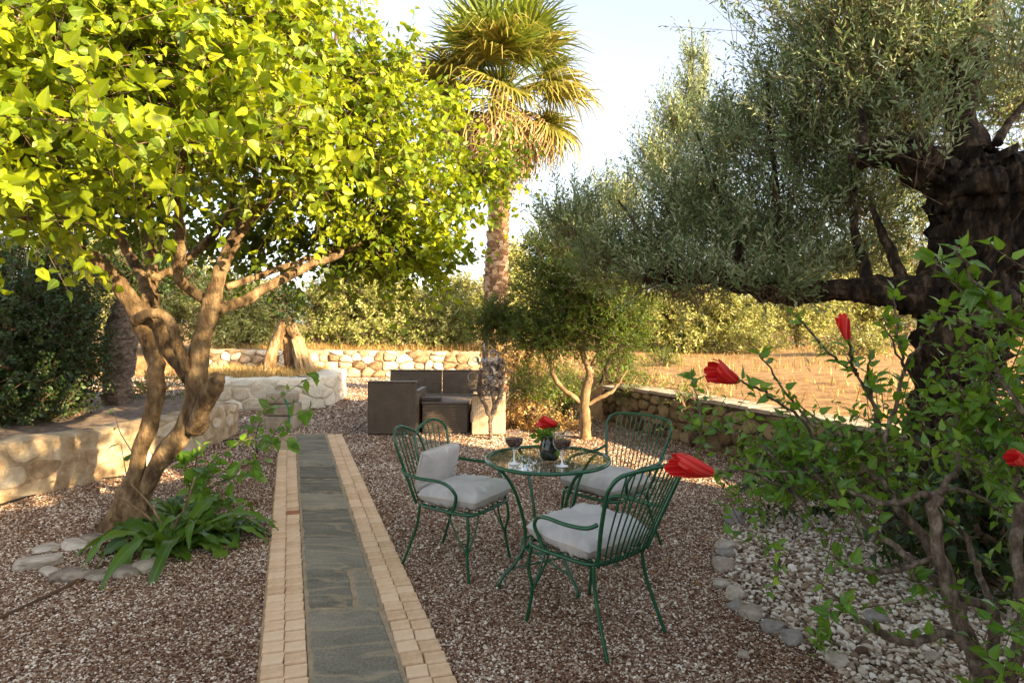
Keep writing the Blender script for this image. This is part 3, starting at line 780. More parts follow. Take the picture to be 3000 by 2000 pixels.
def stone_wall(label, pts, z0, hs, thick, sw, sh, smat, bmat, proud=.04, gap=.016, cope=None, name='stone_wall', ragged=.0, skip=0.0, seed=1):
    """pts: front line (xy) walked so that the front face lies to its right; hs: wall-top height at each point"""
    r = random.Random(seed)
    pts = [np.array(p, float) for p in pts]; hs = list(hs)
    root = empty(name, (pts[0][0], pts[0][1], z0), label, 'wall')
    off = np.array([pts[0][0], pts[0][1], z0])
    seglen = [np.linalg.norm(b - a) for a, b in zip(pts[:-1], pts[1:])]; cum = np.concatenate([[0], np.cumsum(seglen)]); tot = cum[-1]
    def at(s):
        s = min(max(s, 0), tot - 1e-6); i = max(0, np.searchsorted(cum, s, 'right') - 1); i = min(i, len(seglen) - 1); t = (s - cum[i]) / seglen[i]
        d = (pts[i + 1] - pts[i]) / seglen[i]; return pts[i] + d * (s - cum[i]), d, hs[i] + (hs[i + 1] - hs[i]) * t
    n = max(8, int(tot / .055)); fr = []
    rows = 10
    V = []
    for k in range(n + 1):
        p, d, h = at(tot * k / n); nb = np.array([-d[1], d[0]])        # towards the back
        h += ragged * noise.noise(Vector((k * .37, seed, 0)))
        prof = [(0, -.1)] + [(0, h * q / rows) for q in range(1, rows)] + [(.0, h - .015), (.03, h), (thick * .5, h + .008), (thick - .02, h), (thick, h - .05), (thick, -.1)]
        for (o_, z) in prof:
            q = p + nb * o_; w = Vector((q[0] * 5, q[1] * 5, z * 5 + seed))
            b = .026 * noise.noise(w) + .018 * noise.noise(w * 2.6) + .010 * noise.noise(w * 6)
            V.append((q[0] - nb[0] * b - off[0], q[1] - nb[1] * b - off[1], z + b * .6))
    m = len(prof); fs = [(k * m + j, (k + 1) * m + j, (k + 1) * m + j + 1, k * m + j + 1) for k in range(n) for j in range(m - 1)]
    fs += [tuple(range(m - 1, -1, -1)), tuple(n * m + j for j in range(m))]
    MB().add(V, fs).build('mortar_body', bmat, root)
    for (cs, cz), P in rubble(tot, lambda t: at(t)[2], sw, sh, gap, r):
        if r.random() < skip: continue
        p, d, h = at(cs)
        o = bpy.data.objects.new('stone', stone_from_poly(P, proud * r.uniform(.6, 1.5), smat, r.random())); link(o, root)
        o.location = (p[0] - off[0], p[1] - off[1], cz); o.rotation_euler = (0, r.uniform(-.05, .05), math.atan2(d[1], d[0]))
    if cope:
        s = 0
        while s < tot - .05:
            w = min(r.uniform(.28, .5), tot - s); p, d, h = at(s + w / 2); nb = np.array([-d[1], d[0]])
            me = MB().box((0, 0, 0), (w - .014, thick + .05, .05 + r.uniform(-.008, .008)), .012).mesh('coping_stone', cope, False)
            o = bpy.data.objects.new('coping_stone', me); link(o, root)
            q = p + nb * (thick * .5 - .01); o.location = (q[0] - off[0], q[1] - off[1], h + .022 + r.uniform(-.006, .006)); o.rotation_euler = (r.uniform(-.02, .02), r.uniform(-.015, .015), math.atan2(d[1], d[0]) + r.uniform(-.02, .02)); s += w
    return root


stone_wall('long dry stone wall of cream and rust boulders across the back', [(-8.5, 17.0), (-4, 16.9), (-.85, 16.8)], 0, (.76, .74, .70), .4, (.22, .5), (.15, .27), M['stone'], M['mortar_wall'], proud=.06, ragged=.05, seed=3)
stone_wall('dark mossy stone retaining wall with flat coping below the straw field', [(1.45, 9.75), (1.66, 9.0), (2.5, 7.1), (3.39, 5.05), (4.5, 2.3)], 0, (.46, .55, .56, .56, .56), .32, (.16, .36), (.10, .19), M['dark_stone'], M['dark_mortar'], proud=.045, cope=M['coping'], seed=5)
stone_wall('curving low wall of rough tan render and flush stones behind the mulberry', [(-4.62, 3.3), (-4.36, 5.15), (-3.95, 6.12), (-3.76, 7.1), (-3.72, 7.9), (-3.84, 8.6)][::1], 0, (.54, .51, .48, .46, .45, .40), .34, (.16, .45), (.10, .2), M['render_stone'], M['render_wall'], proud=.016, gap=.03, skip=.4, ragged=.03, seed=8, name='garden_wall')
stone_wall('bright limewashed stone planter wall with rounded end below the olive stump', [(-5.2, 10.6), (-3.8, 10.5), (-3.42, 10.72), (-3.3, 11.3), (-3.4, 12.6)], 0, (.54, .56, .56, .56, .56), .5, (.25, .55), (.16, .26), M['pale_stone'], M['pale_stone'], proud=.03, gap=.02, ragged=.04, seed=12, name='planter_wall')
# planter fill
mb = MB(); ring = [(-6.5, 10.9), (-3.95, 10.85), (-3.7, 11.3), (-3.75, 12.8), (-6.5, 13.2)]
mb.add([(x, y, .52) for x, y in ring], [tuple(range(len(ring)))])
tag(mb.build('planter_soil', M['straw_soil']), kind='structure')
# grey end post of the left wall
post = empty('stone_post', (-3.32, 8.9, 0), 'grey square stone post at the end of the low left wall', 'post')
z = 0
for k, h in enumerate((.20, .17, .16)):
    MB().box((0, 0, z + h / 2), (.40 + R.uniform(-.03, .03), .36, h - .008), .03, R.uniform(-.1, .1)).build('stone', M['coping'], post, smooth=False); z += h
st = empty('garden_stake', (-3.12, 8.55, 0), 'bent green plastic stake standing by the grey stone post', 'stake')
MB().tube(smooth_path([(0, 0, 0), (.02, 0, .2), (.0, 0, .38), (-.05, 0, .47)], 5), .014, 8).build('stake_rod', M['stake'], st)
MB().tube(smooth_path([(.02, 0, .2), (.07, 0, .36), (.08, 0, .47)], 4), .009, 6).build('stake_fork', M['stake'], st)

# unseen building added behind the viewer, stepped to shade the seating corner
e = math.atan2(.8, .6)
unseen_house = empty('house', (2.56, -1.92, 0), 'low rendered house with flat roof standing behind the garden seating', 'house', rz=e)
def hpart(name, p0, p1, depth, h, m_, z0=0):      # local x runs along the front, the house body lies to local -y
    return MB().box(((p0 + p1) / 2, depth / 2 * -1, z0 + h / 2), (p1 - p0, depth, h)).build(name, m_, unseen_house, smooth=False)
# local +y must point along TRAVEL: rotate(e): x->(.6,.8), y->(-.8,.6)
HL, HH = 3.45, 4.7  # wing heights chosen so their tops throw the wanted shade line
hpart('low_wing_wall', -9, 2.95, 6, HL - .12, M['house_wall']); hpart('tall_wing_wall', 2.953, 5.75, 6.2, HH - .14, M['house_wall'])
hpart('low_wing_roof', -9.1, 2.95, 6.1, .12, M['house_roof'], HL - .118); hpart('tall_wing_roof', 2.953, 5.8, 6.3, .14, M['house_roof'], HH - .138)
for x in (-5, -1.2):
    w_ = MB().box((x, .03, 1.5), (1.0, .06, 1.2)).build('window', M['vase_glass'], unseen_house, smooth=False)
    for s_ in (-1, 1): MB().box((x + s_ * .78, .03, 1.5), (.5, .05, 1.25)).build('shutter', M['shutter'], unseen_house, smooth=False)

# ------------------------------------------------------------------ mulberry tree
mb0 = Ng(300, 1212)
mul = empty('mulberry_tree', tuple(mb0), 'large mulberry tree with bright lime leaves and forking trunks beside the path', 'tree')
bk = M['mulberry_bark']; YT = 4.62
T = lambda pts, rad, **k: branch([D(x, y, Yd) for x, y, Yd in pts], rad, bk, mul, **k)
T([(285, 1235, YT), (292, 1180, YT), (304, 1128, YT), (310, 1100, YT)], [.165, .14, .105, .06], name='trunk', seg=22, rough=.4, freq=9)
T([(304, 1150, YT), (318, 1050, YT), (346, 965, YT), (359, 890, YT), (347, 800, YT), (322, 735, YT), (288, 675, YT), (240, 612, 4.5), (180, 572, 4.3), (115, 525, 4.1), (35, 500, 3.9), (-70, 470, 3.7)], [.066, .058, .062, .062, .062, .064, .062, .056, .05, .046, .036, .024], name='trunk', seg=14)
T([(318, 1160, YT), (360, 1070, YT), (412, 1000, YT), (446, 925, YT), (452, 860, YT), (462, 790, YT), (482, 715, YT), (488, 680, YT)], [.068, .066, .074, .076, .078, .072, .068, .056], name='trunk', seg=16)
T([(470, 760, YT), (497, 660, YT), (515, 600, 4.7), (552, 530, 4.8), (610, 465, 4.9), (690, 405, 5.0), (790, 350, 5.2), (880, 300, 5.3)], [.066, .058, .05, .046, .04, .034, .024, .012])
T([(500, 712, YT), (560, 690, 4.8), (640, 645, 5.0), (720, 606, 5.2), (800, 575, 5.4), (900, 520, 5.6), (1000, 470, 5.8)], [.045, .042, .04, .034, .028, .02, .01])
T([(520, 660, 4.9), (620, 625, 5.1), (720, 590, 5.3), (830, 560, 5.6)], [.03, .027, .022, .012])
T([(484, 700, YT), (440, 668, 4.6), (412, 640, 4.5), (414, 560, 4.4), (410, 470, 4.2), (425, 330, 4.0), (440, 180, 3.9)], [.042, .038, .036, .034, .03, .022, .012])
T([(438, 868, 4.7), (400, 815, 4.8), (368, 770, 4.85), (352, 700, 4.9), (348, 620, 4.9), (345, 520, 4.9), (328, 390, 4.8), (318, 250, 4.6)], [.07, .064, .06, .052, .045, .038, .03, .016])
T([(308, 738, 4.55), (340, 722, 4.5), (376, 724, 4.5), (400, 760, 4.5), (412, 805, 4.55), (440, 850, 4.6)], [.04, .034, .034, .035, .036, .038])
T([(335, 742, YT), (335, 660, 4.8), (300, 590, 4.9), (262, 520, 4.8), (225, 440, 4.6), (214, 380, 4.5), (228, 280, 4.2), (238, 150, 3.9), (240, 20, 3.7)], [.05, .042, .04, .036, .034, .032, .026, .02, .012])
T([(350, 640, 4.9), (410, 610, 5.0), (470, 560, 5.1), (520, 500, 5.2), (535, 440, 5.2), (530, 380, 5.2)], [.034, .032, .03, .028, .024, .014])
T([(520, 560, 5.0), (555, 500, 5.1), (578, 440, 5.1), (586, 385, 5.1)], [.028, .026, .022, .014])
T([(120, 528, 4.1), (110, 470, 4.0), (60, 380, 3.6), (20, 200, 3.3)], [.032, .028, .022, .012])
T([(60, 520, 4.4), (150, 545, 4.5), (215, 590, 4.6), (268, 650, YT)], [.02, .03, .036, .044])
T([(690, 405, 5.0), (740, 300, 4.8), (760, 180, 4.6), (775, 40, 4.5)], [.024, .02, .014, .007])
T([(447, 985, YT), (468, 940, 4.5), (492, 885, 4.42), (499, 868, 4.4)], [.07, .066, .062, .055], seg=12)       # sawn limb
cut = MB().lathe([(.0001, .004), (.046, .002), (.052, -.01)], 14).build('cut_face', M['young_bark'], mul); cut.matrix_basis = Matrix.Translation(Vector(D(499, 867, 4.4) - mb0)) @ Vector(D(499, 868, 4.4) - D(492, 885, 4.42)).to_track_quat('Z', 'Y').to_matrix().to_4x4()
T([(880, 300, 5.3), (930, 200, 5.2), (950, 130, 5.2)], [.016, .012, .006])
ME = [
    (D(130, 140, 3.4), (1.0, .8, .72), 1.0), (D(470, 180, 4.1), (.88, .85, .72), 1.0), (D(740, 340, 4.95), (.84, .85, .62), 1.0),
    (D(930, 440, 5.7), (.66, .7, .52), 1.0), (D(1110, 400, 6.1), (.30, .4, .24), 1.1), (D(850, 210, 5.0), (.40, .5, .26), 1.0), (D(815, 90, 5.0), (.05, .1, .28), 1.8), (D(905, 180, 5.1), (.07, .1, .18), 1.6), (D(1030, 270, 5.7), (.1, .15, .2), 1.6),
    (D(600, 70, 4.2), (.40, .45, .26), 1.0), (D(-40, 330, 3.2), (.6, .6, .5), 1.0), (D(975, 590, 5.6), (.34, .35, .20), 1.2), (D(890, 575, 5.5), (.35, .3, .16), 1.2), (D(250, -60, 3.6), (.9, .8, .5), .8),
    (D(720, -10, 4.4), (.10, .3, .1), 1.0),
]
L1, A1, B1 = twigs(ME, 275, .40, 10, .076, up=.4, droop=.3, shell=.25, nr=.8, flat=.6)
MI = [(D(280, 455, 5.9), (1.5, .45, .62), 1.0), (D(640, 560, 5.7), (.8, .4, .30), .9), (D(860, 560, 5.9), (.7, .4, .24), 1.0)]
L2, A2, B2 = twigs(MI, 230, .36, 8, .085, up=.2, droop=.3, shell=.1, nr=.5, flat=.6)
MN = [(D(60, 430, 2.9), (.30, .35, .22), .8), (D(230, 270, 2.7), (.40, .35, .25), .6), (D(640, 250, 3.3), (.5, .4, .3), .5), (D(400, 330, 3.0), (.4, .3, .2), .5)]
L3, A3, B3 = twigs(MN, 75, .3, 8, .095, up=.2, droop=.3, shell=.1, nr=.45, flat=.6)
# keep the window on the limbs open
def keep(L, fn): return sub(L, np.nonzero(fn(L['pos']))[0])
def scr(p): return 1176 + F * p[:, 0] / p[:, 1], 737 - F * (p[:, 2] - CAMH) / p[:, 1]
Lm = cat([L1, L3])
i3 = nearest_idx(Lm, 300)
leaf_objects(Lm, i3, T_BROAD, F_BROAD, M['mulberry_leaf'], mul, MID_BROAD, .95)
mask = np.ones(len(Lm['size']), bool); mask[i3] = False
o = leaf_mesh('foliage', shift(sub(Lm, np.nonzero(mask)[0]), mb0), T_BROAD, F_BROAD, M['mulberry_leaf'], mul, MID_BROAD, .95); tag(o, kind='stuff')
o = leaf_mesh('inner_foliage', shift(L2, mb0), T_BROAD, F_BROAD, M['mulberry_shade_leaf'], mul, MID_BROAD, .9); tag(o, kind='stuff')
twig_mesh(np.concatenate([A1, A2, A3]) - mb0, np.concatenate([B1, B2, B3]) - mb0, .0028, M['twig'], mul)

# ------------------------------------------------------------------ old olive tree
ob = Ng(2800, 1190); ob = np.array([3.08, 4.25, .15])
olv = empty('olive_tree', tuple(ob), 'gnarled old olive tree with black trunk and silvery crown behind the red flowering shrub', 'tree')
ok_ = M['olive_bark']
O = lambda pts, rad, **k: branch([D(x, y, Yd) for x, y, Yd in pts], rad, ok_, olv, **k)
O([(2140, 1260, 4.25), (2165, 1100, 4.25), (2185, 950, 4.25), (2200, 850, 4.25), (2215, 740, 4.25), (2235, 640, 4.25), (2255, 540, 4.25), (2268, 450, 4.25), (2268, 390, 4.25), (2262, 350, 4.25)],
  [.30, .24, .21, .23, .25, .25, .27, .29, .23, .08], name='trunk', seg=64, rough=.32, freq=8, ridge=.45, sub_=8)
O([(2190, 700, 4.3), (2110, 675, 4.3), (2040, 668, 4.4), (1960, 665, 4.6), (1880, 668, 4.8), (1800, 678, 5.0), (1740, 660, 5.1), (1650, 632, 5.2), (1560, 628, 5.3), (1480, 636, 5.4)],
  [.18, .13, .092, .078, .074, .080, .088, .088, .080, .062], seg=30, rough=.35, freq=10, ridge=.4, sub_=8)
O([(2250, 480, 4.25), (2190, 430, 4.3), (2130, 390, 4.35), (2070, 350, 4.4), (2020, 350, 4.45), (1975, 362, 4.5)], [.14, .13, .13, .12, .10, .07], seg=28, rough=.45, freq=11, ridge=.4, sub_=8)
O([(2215, 300, 4.5), (2205, 250, 4.5), (2222, 180, 4.5), (2240, 110, 4.5), (2255, 40, 4.5), (2275, -60, 4.5)], [.10, .105, .10, .095, .085, .07], seg=14, rough=.35)
O([(2240, 400, 4.4), (2225, 340, 4.45), (2210, 285, 4.5)], [.14, .12, .10], seg=12, rough=.4)
O([(2000, 690, 4.5), (1985, 610, 4.6), (1965, 540, 4.7), (1960, 440, 4.8), (1950, 330, 4.9)], [.05, .042, .034, .026, .014])
O([(2080, 660, 4.4), (2050, 590, 4.5), (2020, 520, 4.6), (2000, 470, 4.7)], [.05, .038, .03, .014])
O([(1985, 340, 4.5), (1982, 290, 4.6), (1978, 235, 4.7)], [.034, .028, .014])
O([(1700, 640, 5.2), (1690, 540, 5.4), (1640, 420, 5.6), (1600, 300, 5.8)], [.035, .026, .018, .008])
O([(1560, 625, 5.3), (1480, 540, 5.6), (1420, 460, 5.9)], [.028, .018, .008])
O([(1800, 660, 5.0), (1790, 500, 5.2), (1770, 330, 5.3), (1760, 160, 5.4)], [.035, .028, .018, .008])
O([(2290, 330, 4.3), (2320, 280, 4.4), (2370, 220, 4.5)], [.03, .025, .015])
# sawn boll on the trunk top
OE = [
    (D(2090, 170, 4.9), (1.0, .8, .50), 1.0), (D(1850, 330, 5.4), (.72, .7, .52), 1.0), (D(1610, 490, 5.9), (.60, .6, .46), .95), (D(1440, 600, 6.2), (.60, .6, .34), 1.1),
    (D(1720, 570, 5.6), (.75, .6, .34), 1.1), (D(1960, 470, 5.2), (.70, .7, .42), .8), (D(2110, 560, 5.2), (.45, .5, .30), .5), (D(2330, 230, 5.0), (.6, .6, .6), .6),
    (D(1560, 655, 5.6), (.40, .4, .12), 1.0), (D(1790, 655, 5.1), (.45, .3, .10), 1.0), (D(1310, 520, 6.6), (.36, .45, .36), .8), (D(1950, 150, 5.4), (.6, .4, .5), .9), (D(1620, 655, 5.0), (.32, .14, .12), 1.1), (D(1800, 665, 4.7), (.34, .14, .10), 1.1), (D(1500, 650, 5.5), (.3, .25, .12), 1.1), (D(1930, 600, 5.0), (.5, .4, .2), .8), (D(1680, 330, 6.0), (.40, .4, .40), .9), (D(2050, 330, 5.3), (.6, .4, .4), .8),
    (D(1790, 210, 5.6), (.30, .4, .24), .8), (D(2000, 20, 4.8), (1.1, .9, .35), .7), (D(2130, 310, 3.9), (.30, .12, .36), .35), (D(2330, 120, 3.9), (.22, .2, .45), .4),
]
Lo, Ao, Bo = twigs(OE, 430, .44, 18, .068, up=.85, droop=.05, out=.5, spread=.55, shell=.12, nr=.8, flat=.2, jitter=.4)
o = leaf_mesh('foliage', shift(Lo, ob), T_NARROW, F_NARROW, M['olive_leaf'], olv, None, .27); tag(o, kind='stuff')
twig_mesh(Ao - ob, Bo - ob, .0026, M['twig'], olv)

# slender olive shoots that rise against the sky (young tree behind)
yb = D(1380, 880, 9.5); yb[2] = .53
yol = empty('young_olive_tree', tuple(yb), 'slender young olive with feathery spires against the sky left of the old olive', 'tree')
branch([D(1380, 880, 9.5), D(1480, 640, 9.5), D(1560, 520, 9.5), D(1590, 350, 9.5), D(1592, 180, 9.5), D(1588, 60, 9.5)], [.04, .03, .025, .02, .012, .005], ok_, yol, name='trunk')
YE = [(D(1587, 150, 9.5), (.035, .035, .40), 3.0), (D(1617, 170, 9.5), (.03, .03, .40), 3.0), (D(1590, 230, 9.5), (.16, .16, .40), 1.5), (D(1560, 310, 9.5), (.46, .4, .60), 1.1), (D(1660, 330, 9.3), (.35, .4, .5), .9), (D(1510, 390, 9.5), (.42, .4, .50), 1.0), (D(1420, 480, 9.6), (.5, .45, .42), 1.0), (D(1600, 470, 9.5), (.6, .6, .6), .8), (D(1330, 560, 9.6), (.6, .4, .4), 1.0)]
Ly, Ay, By = twigs(YE, 330, .45, 14, .085, up=1.1, droop=0, out=.35, spread=.5, shell=.05, nr=.8, flat=.2, jitter=.3)
o = leaf_mesh('foliage', shift(Ly, yb), T_NARROW, F_NARROW, M['olive_leaf'], yol, None, .26); tag(o, kind='stuff')
twig_mesh(Ay - yb, By - yb, .003, M['twig'], yol)

# ------------------------------------------------------------------ fan palm
PY = 12.2
pb = D(1140, 925, PY); pb[2] = .0
palm = empty('fan_palm', tuple(pb), 'tall fan palm with green gold crown and skirt of dry fronds', 'tree')
ptop = D(1150, 215, PY)
pts = smooth_path([D(1139, 930, PY), D(1138, 760, PY), D(1140, 620, PY), D(1146, 500, PY), D(1150, 360, PY), ptop], 14)
rr = np.interp(np.linspace(0, 1, len(pts)), [0, .3, .55, .8, 1], [.26, .235, .205, .20, .16])
MB().tube([p - pb for p in pts], list(rr), 18, rough=.16, freq=9).build('trunk', M['palm_bark'], palm)
V = []; Fq = []; tint = []
for k in range(420):                                    # broken leaf bases on the trunk
    t = R.random(); i = t * (len(pts) - 1); i0 = int(i); p = pts[i0] + (pts[min(i0 + 1, len(pts) - 1)] - pts[i0]) * (i - i0) - pb
    a = k * 2.39996; r = np.interp(t, np.linspace(0, 1, len(rr)), rr); n = np.array([math.cos(a), math.sin(a), 0]); s = np.array([-n[1], n[0], 0])
    w = R.uniform(.05, .09); h = R.uniform(.06, .13); q = p + n * (r * .93); b = len(V)
    V += [q - s * w, q + s * w, q + s * w * .7 + n * .045 + np.array([0, 0, h]), q - s * w * .7 + n * R.uniform(.03, .06) + np.array([0, 0, h * R.uniform(.7, 1.1)]), q + np.array([0, 0, h * 1.1]) + n * .01]
    Fq += [(b, b + 1, b + 2, b + 3), (b + 3, b + 2, b + 4, b + 4)]
mbp = MB(); mbp.add(V, [f if len(set(f)) == 4 else f[:3] for f in Fq]); tag(mbp.build('leaf_bases', M['palm_bark'], palm, smooth=False), kind='stuff')


def fan_mesh(seed, droop, split, length, mat):
    r = random.Random(seed); V = []; Fc = []; tn = []
    n = 38; half = math.radians(122)
    pet = .85
    # petiole along +X
    for k in range(7):
        x = pet * k / 6; z = -.10 * (x / pet) ** 2 * droop * 2
        w = .022 - .010 * k / 6
        V += [(x, -w, z), (x, w, z), (x, 0, z + .016)]
        if k:
            b = len(V) - 6
            Fc += [(b, b + 1, b + 4, b + 3), (b + 1, b + 2, b + 5, b + 4), (b + 2, b, b + 3, b + 5)]; tn += [.8] * 3
    zx = -.10 * droop * 2
    for k in range(n):
        a = -half + 2 * half * (k + .5) / n; a += r.uniform(-.02, .02)
        ln = length * (1 - .25 * abs(a) / half) * r.uniform(.88, 1.08); tt = r.uniform(.15, .9); b0 = len(V); steps = 6
        wmax = 2 * half / n * ln * .20
        for j in range(steps + 1):
            t = j / steps; rad = ln * t
            w = wmax * (min(1, t / .45) if t < .45 else max(0.02, (1 - (t - .45) / .55)) ** .8) + .002
            sag = droop * ln * (t ** 2.2) * (.6 + .5 * r.random()) + split * max(0, t - .5) ** 2 * ln * r.uniform(0, 2.4)
            aa = a + r.uniform(-.03, .03) * t
            x = pet + rad * math.cos(aa); y = rad * math.sin(aa); px, py = -math.sin(aa), math.cos(aa); lift = .10 * abs(math.sin(a)) * rad
            sg = 1 if k % 2 else -1
            V += [(x - px * w, y - py * w, zx - sag + lift + sg * w * .5), (x + px * w, y + py * w, zx - sag + lift - sg * w * .5)]
            if j: b = len(V) - 4; Fc.append((b, b + 1, b + 3, b + 2)); tn.append(min(1, max(0, tt + .35 * (t - .4))))
    o = np_mesh('frond', np.array(V), np.array(Fc), mat, None, tint=tn); me = o.data; bpy.data.objects.remove(o); return me


fg = [fan_mesh(k, .14, .5, .95, M['palm_green']) for k in range(3)]
fo = [fan_mesh(10 + k, .34, .8, .95, M['palm_gold']) for k in range(3)]
fd = [fan_mesh(20 + k, .55, .9, .95, M['palm_dry']) for k in range(3)]
top = ptop - pb
for k in range(96):
    if k < 34: ms, el = fg, R.uniform(24, 84)
    elif k < 68: ms, el = fo, R.uniform(-30, 30)
    else: ms, el = fd, R.uniform(-66, -30)
    az = k * 2.39996 + R.uniform(-.3, .3)
    o = bpy.data.objects.new('frond', R.choice(ms)); link(o, palm)
    s = R.uniform(.94, 1.18) * (.80 if ms is fd else 1.0)
    rot = Matrix.Rotation(az, 4, 'Z') @ Matrix.Rotation(-math.radians(el), 4, 'Y') @ Matrix.Rotation(R.uniform(-.5, .5), 4, 'X')
    base = Vector(top) + Vector((math.cos(az) * .12, math.sin(az) * .12, -.05 + .35 * (el / 80 if el > 0 else el / 70)))
    o.matrix_basis = Matrix.Translation(base) @ rot @ Matrix.Scale(s, 4)

# ------------------------------------------------------------------ small tree behind the table
sb = Ng(1345, 1008)
smt = empty('small_tree', tuple(sb), 'small round evergreen tree with tan forked stem behind the far chair', 'tree')
Q = lambda pts, rad, **k: branch([D(x, y, Yd) for x, y, Yd in pts], rad, M['young_bark'], smt, **k)
Y8 = sb[1]
Q([(1345, 1012, Y8), (1344, 960, Y8), (1342, 925, Y8), (1350, 885, Y8), (1354, 855, Y8), (1344, 825, Y8), (1328, 790, Y8)], [.075, .062, .062, .055, .05, .042, .03], name='trunk', seg=12)
Q([(1342, 930, Y8), (1318, 912, Y8), (1290, 890, Y8), (1270, 858, Y8), (1266, 825, Y8), (1262, 780, Y8)], [.036, .034, .032, .03, .026, .016])
Q([(1348, 930, Y8), (1380, 912, Y8), (1405, 900, Y8), (1422, 878, Y8), (1440, 850, Y8)], [.03, .024, .022, .018, .01])
Q([(1350, 860, Y8), (1380, 800, Y8), (1400, 740, Y8)], [.034, .026, .014])
SE = [(D(1320, 670, 8.3), (.78, .6, .66), 1.0), (D(1250, 770, 8.2), (.5, .45, .34), 1.0), (D(1410, 760, 8.1), (.42, .45, .45), 1.0), (D(1290, 575, 8.5), (.6, .5, .45), .9), (D(1140, 745, 8.7), (.42, .4, .30), 1.0), (D(1440, 690, 8.2), (.3, .35, .4), .8)]
Lq, Aq, Bq = twigs(SE, 800, .28, 14, .064, up=.45, droop=.12, spread=.7, shell=.15, nr=.7, flat=.35)
o = leaf_mesh('foliage', shift(Lq, sb), T_NARROW, F_NARROW, M['small_tree_leaf'], smt, None, .32); tag(o, kind='stuff')
twig_mesh(Aq - sb, Bq - sb, .004, M['twig'], smt)


# ------------------------------------------------------------------ shrubs and background growth
def bush(name, label, base, ells, mat, dens, length, k, size, width, cat_='bush', up=.6, stem=True, tmpl=(T_NARROW, F_NARROW), tint=(.1, .9), group=None, **kw):
    b = np.array(base, float)
    root = empty(name, tuple(b), label, cat_, group)
    L, A, B = twigs(ells, dens, length, k, size, up=up, shell=kw.pop('shell', .3), tint=tint, **kw)
    g, _, _ = ground_h(L['pos'][:, :2]); L = sub(L, np.nonzero(L['pos'][:, 2] > g + .02)[0])
    o = leaf_mesh('foliage', shift(L, b), tmpl[0], tmpl[1], mat, root, MID_BROAD if tmpl[0] is T_BROAD else None, width); tag(o, kind='stuff')
    twig_mesh(A - b, B - b, max(.004, size * .06), M['twig'], root)
    if stem:
        c = np.array(ells[0][0])
        for q in range(4):
            t = c + G.normal(size=3) * np.array(ells[0][1]) * .35
            MB().tube([p - b for p in smooth_path([b + np.array([R.uniform(-.1, .1), R.uniform(-.1, .1), -.05]), b * .5 + c * .5 + G.normal(size=3) * .08, t], 4)], lerp_r([.05, .035, .012], 3, 9), 7, rough=.2).build('stem', M['twig'], root)
    return root


BUSH = [
    ('wild_olive_bush', 'big sunlit wild olive bush above the middle of the back wall', (830, 790, 19.4), [((830, 690, 19.6), (1.7, 1.2, 1.05), 1), ((760, 710, 19.6), (1.0, 1.0, .8), 1), ((910, 710, 19.6), (1.1, 1.0, .9), 1), ((825, 615, 19.8), (1.0, .9, .5), 1), ((850, 775, 18.8), (1.9, .6, .42), 1), ((730, 780, 18.8), (.9, .5, .35), .8)]),
    ('wild_olive_bush', 'pale sunlit bush above the back wall left of the olive stump', (570, 790, 20), [((570, 740, 19), (1.3, 1.0, .8), 1), ((520, 700, 20), (1.3, 1.2, .9), 1), ((610, 700, 20), (1.0, 1.0, .7), 1), ((560, 780, 18.5), (1.2, .5, .35), .9)]),
    ('wild_olive_bush', 'sparse greenish bush between the big wild olive and the palm trunk', (1030, 790, 19), [((1030, 740, 19), (.9, .9, .8), 1), ((1020, 785, 18.4), (1.0, .5, .35), .9), ((1060, 690, 20), (1.0, .9, .8), 1), ((980, 730, 20), (.8, .8, .8), .8)]),
    ('wild_olive_bush', 'yellow bush showing just right of the palm trunk', (1190, 800, 17), [((1195, 700, 17), (.55, .8, 1.2), 1), ((1180, 620, 17.5), (.4, .7, .7), 1)]),
    ('wild_olive_bush', 'broad sunlit bush at the field edge under the olive branch', (1600, 800, 21), [((1600, 715, 21), (2.1, 1.6, 1.25), 1), ((1520, 740, 21), (1.2, 1.2, 1.0), 1), ((1690, 740, 21), (1.2, 1.2, 1.0), 1), ((1580, 790, 20.5), (1.2, .8, .5), 1)]),
    ('wild_olive_bush', 'darker bush right of the broad sunlit one at the field edge', (1830, 800, 24), [((1830, 730, 24), (1.4, 1.2, 1.0), 1), ((1880, 700, 25), (1.5, 1.2, 1.1), 1)]),
    ('wild_olive_bush', 'distant bush seen just left of the old olive trunk', (2020, 790, 26), [((2020, 700, 26), (2.0, 1.5, 1.6), 1), ((2090, 650, 27), (1.6, 1.4, 1.5), .8)]),
    ('wild_olive_tree', 'tall pale tree far beyond the field behind the olive branch', (1960, 780, 33), [((2000, 610, 33), (2.6, 2, 1.5), .8), ((1880, 640, 34), (2.2, 2, 1.5), .8)]),
    ('wild_olive_bush', 'distant bush partly hidden behind the small round tree', (1400, 800, 23), [((1400, 720, 23), (1.6, 1.4, 1.4), 1), ((1310, 700, 24), (1.5, 1.2, 1.5), 1)]),
    ('wild_olive_bush', 'distant bush in the gap right of the old olive trunk', (2330, 800, 24), [((2330, 700, 24), (2.2, 1.6, 1.7), .9)]),
    ('wild_olive_tree', 'tree behind the mulberry limbs left of the pale bush', (380, 800, 21), [((380, 680, 21), (2.2, 1.6, 2.0), .9), ((200, 640, 22), (2.4, 1.6, 2.4), .8)]),
]
for nm, lab, b, el in BUSH:
    bb = D(*b); bb[2] = .5
    bush(nm, lab, bb, [(D(*c), r, q) for c, r, q in el], M['scrub_leaf'], 150, .5, 13, .14, .40, up=.7, cat_='tree' if 'tree' in nm else 'bush', group='wild olives beyond the garden walls', nr=.8, flat=.3)
hb = np.array([-5.2, 7.4, .43])
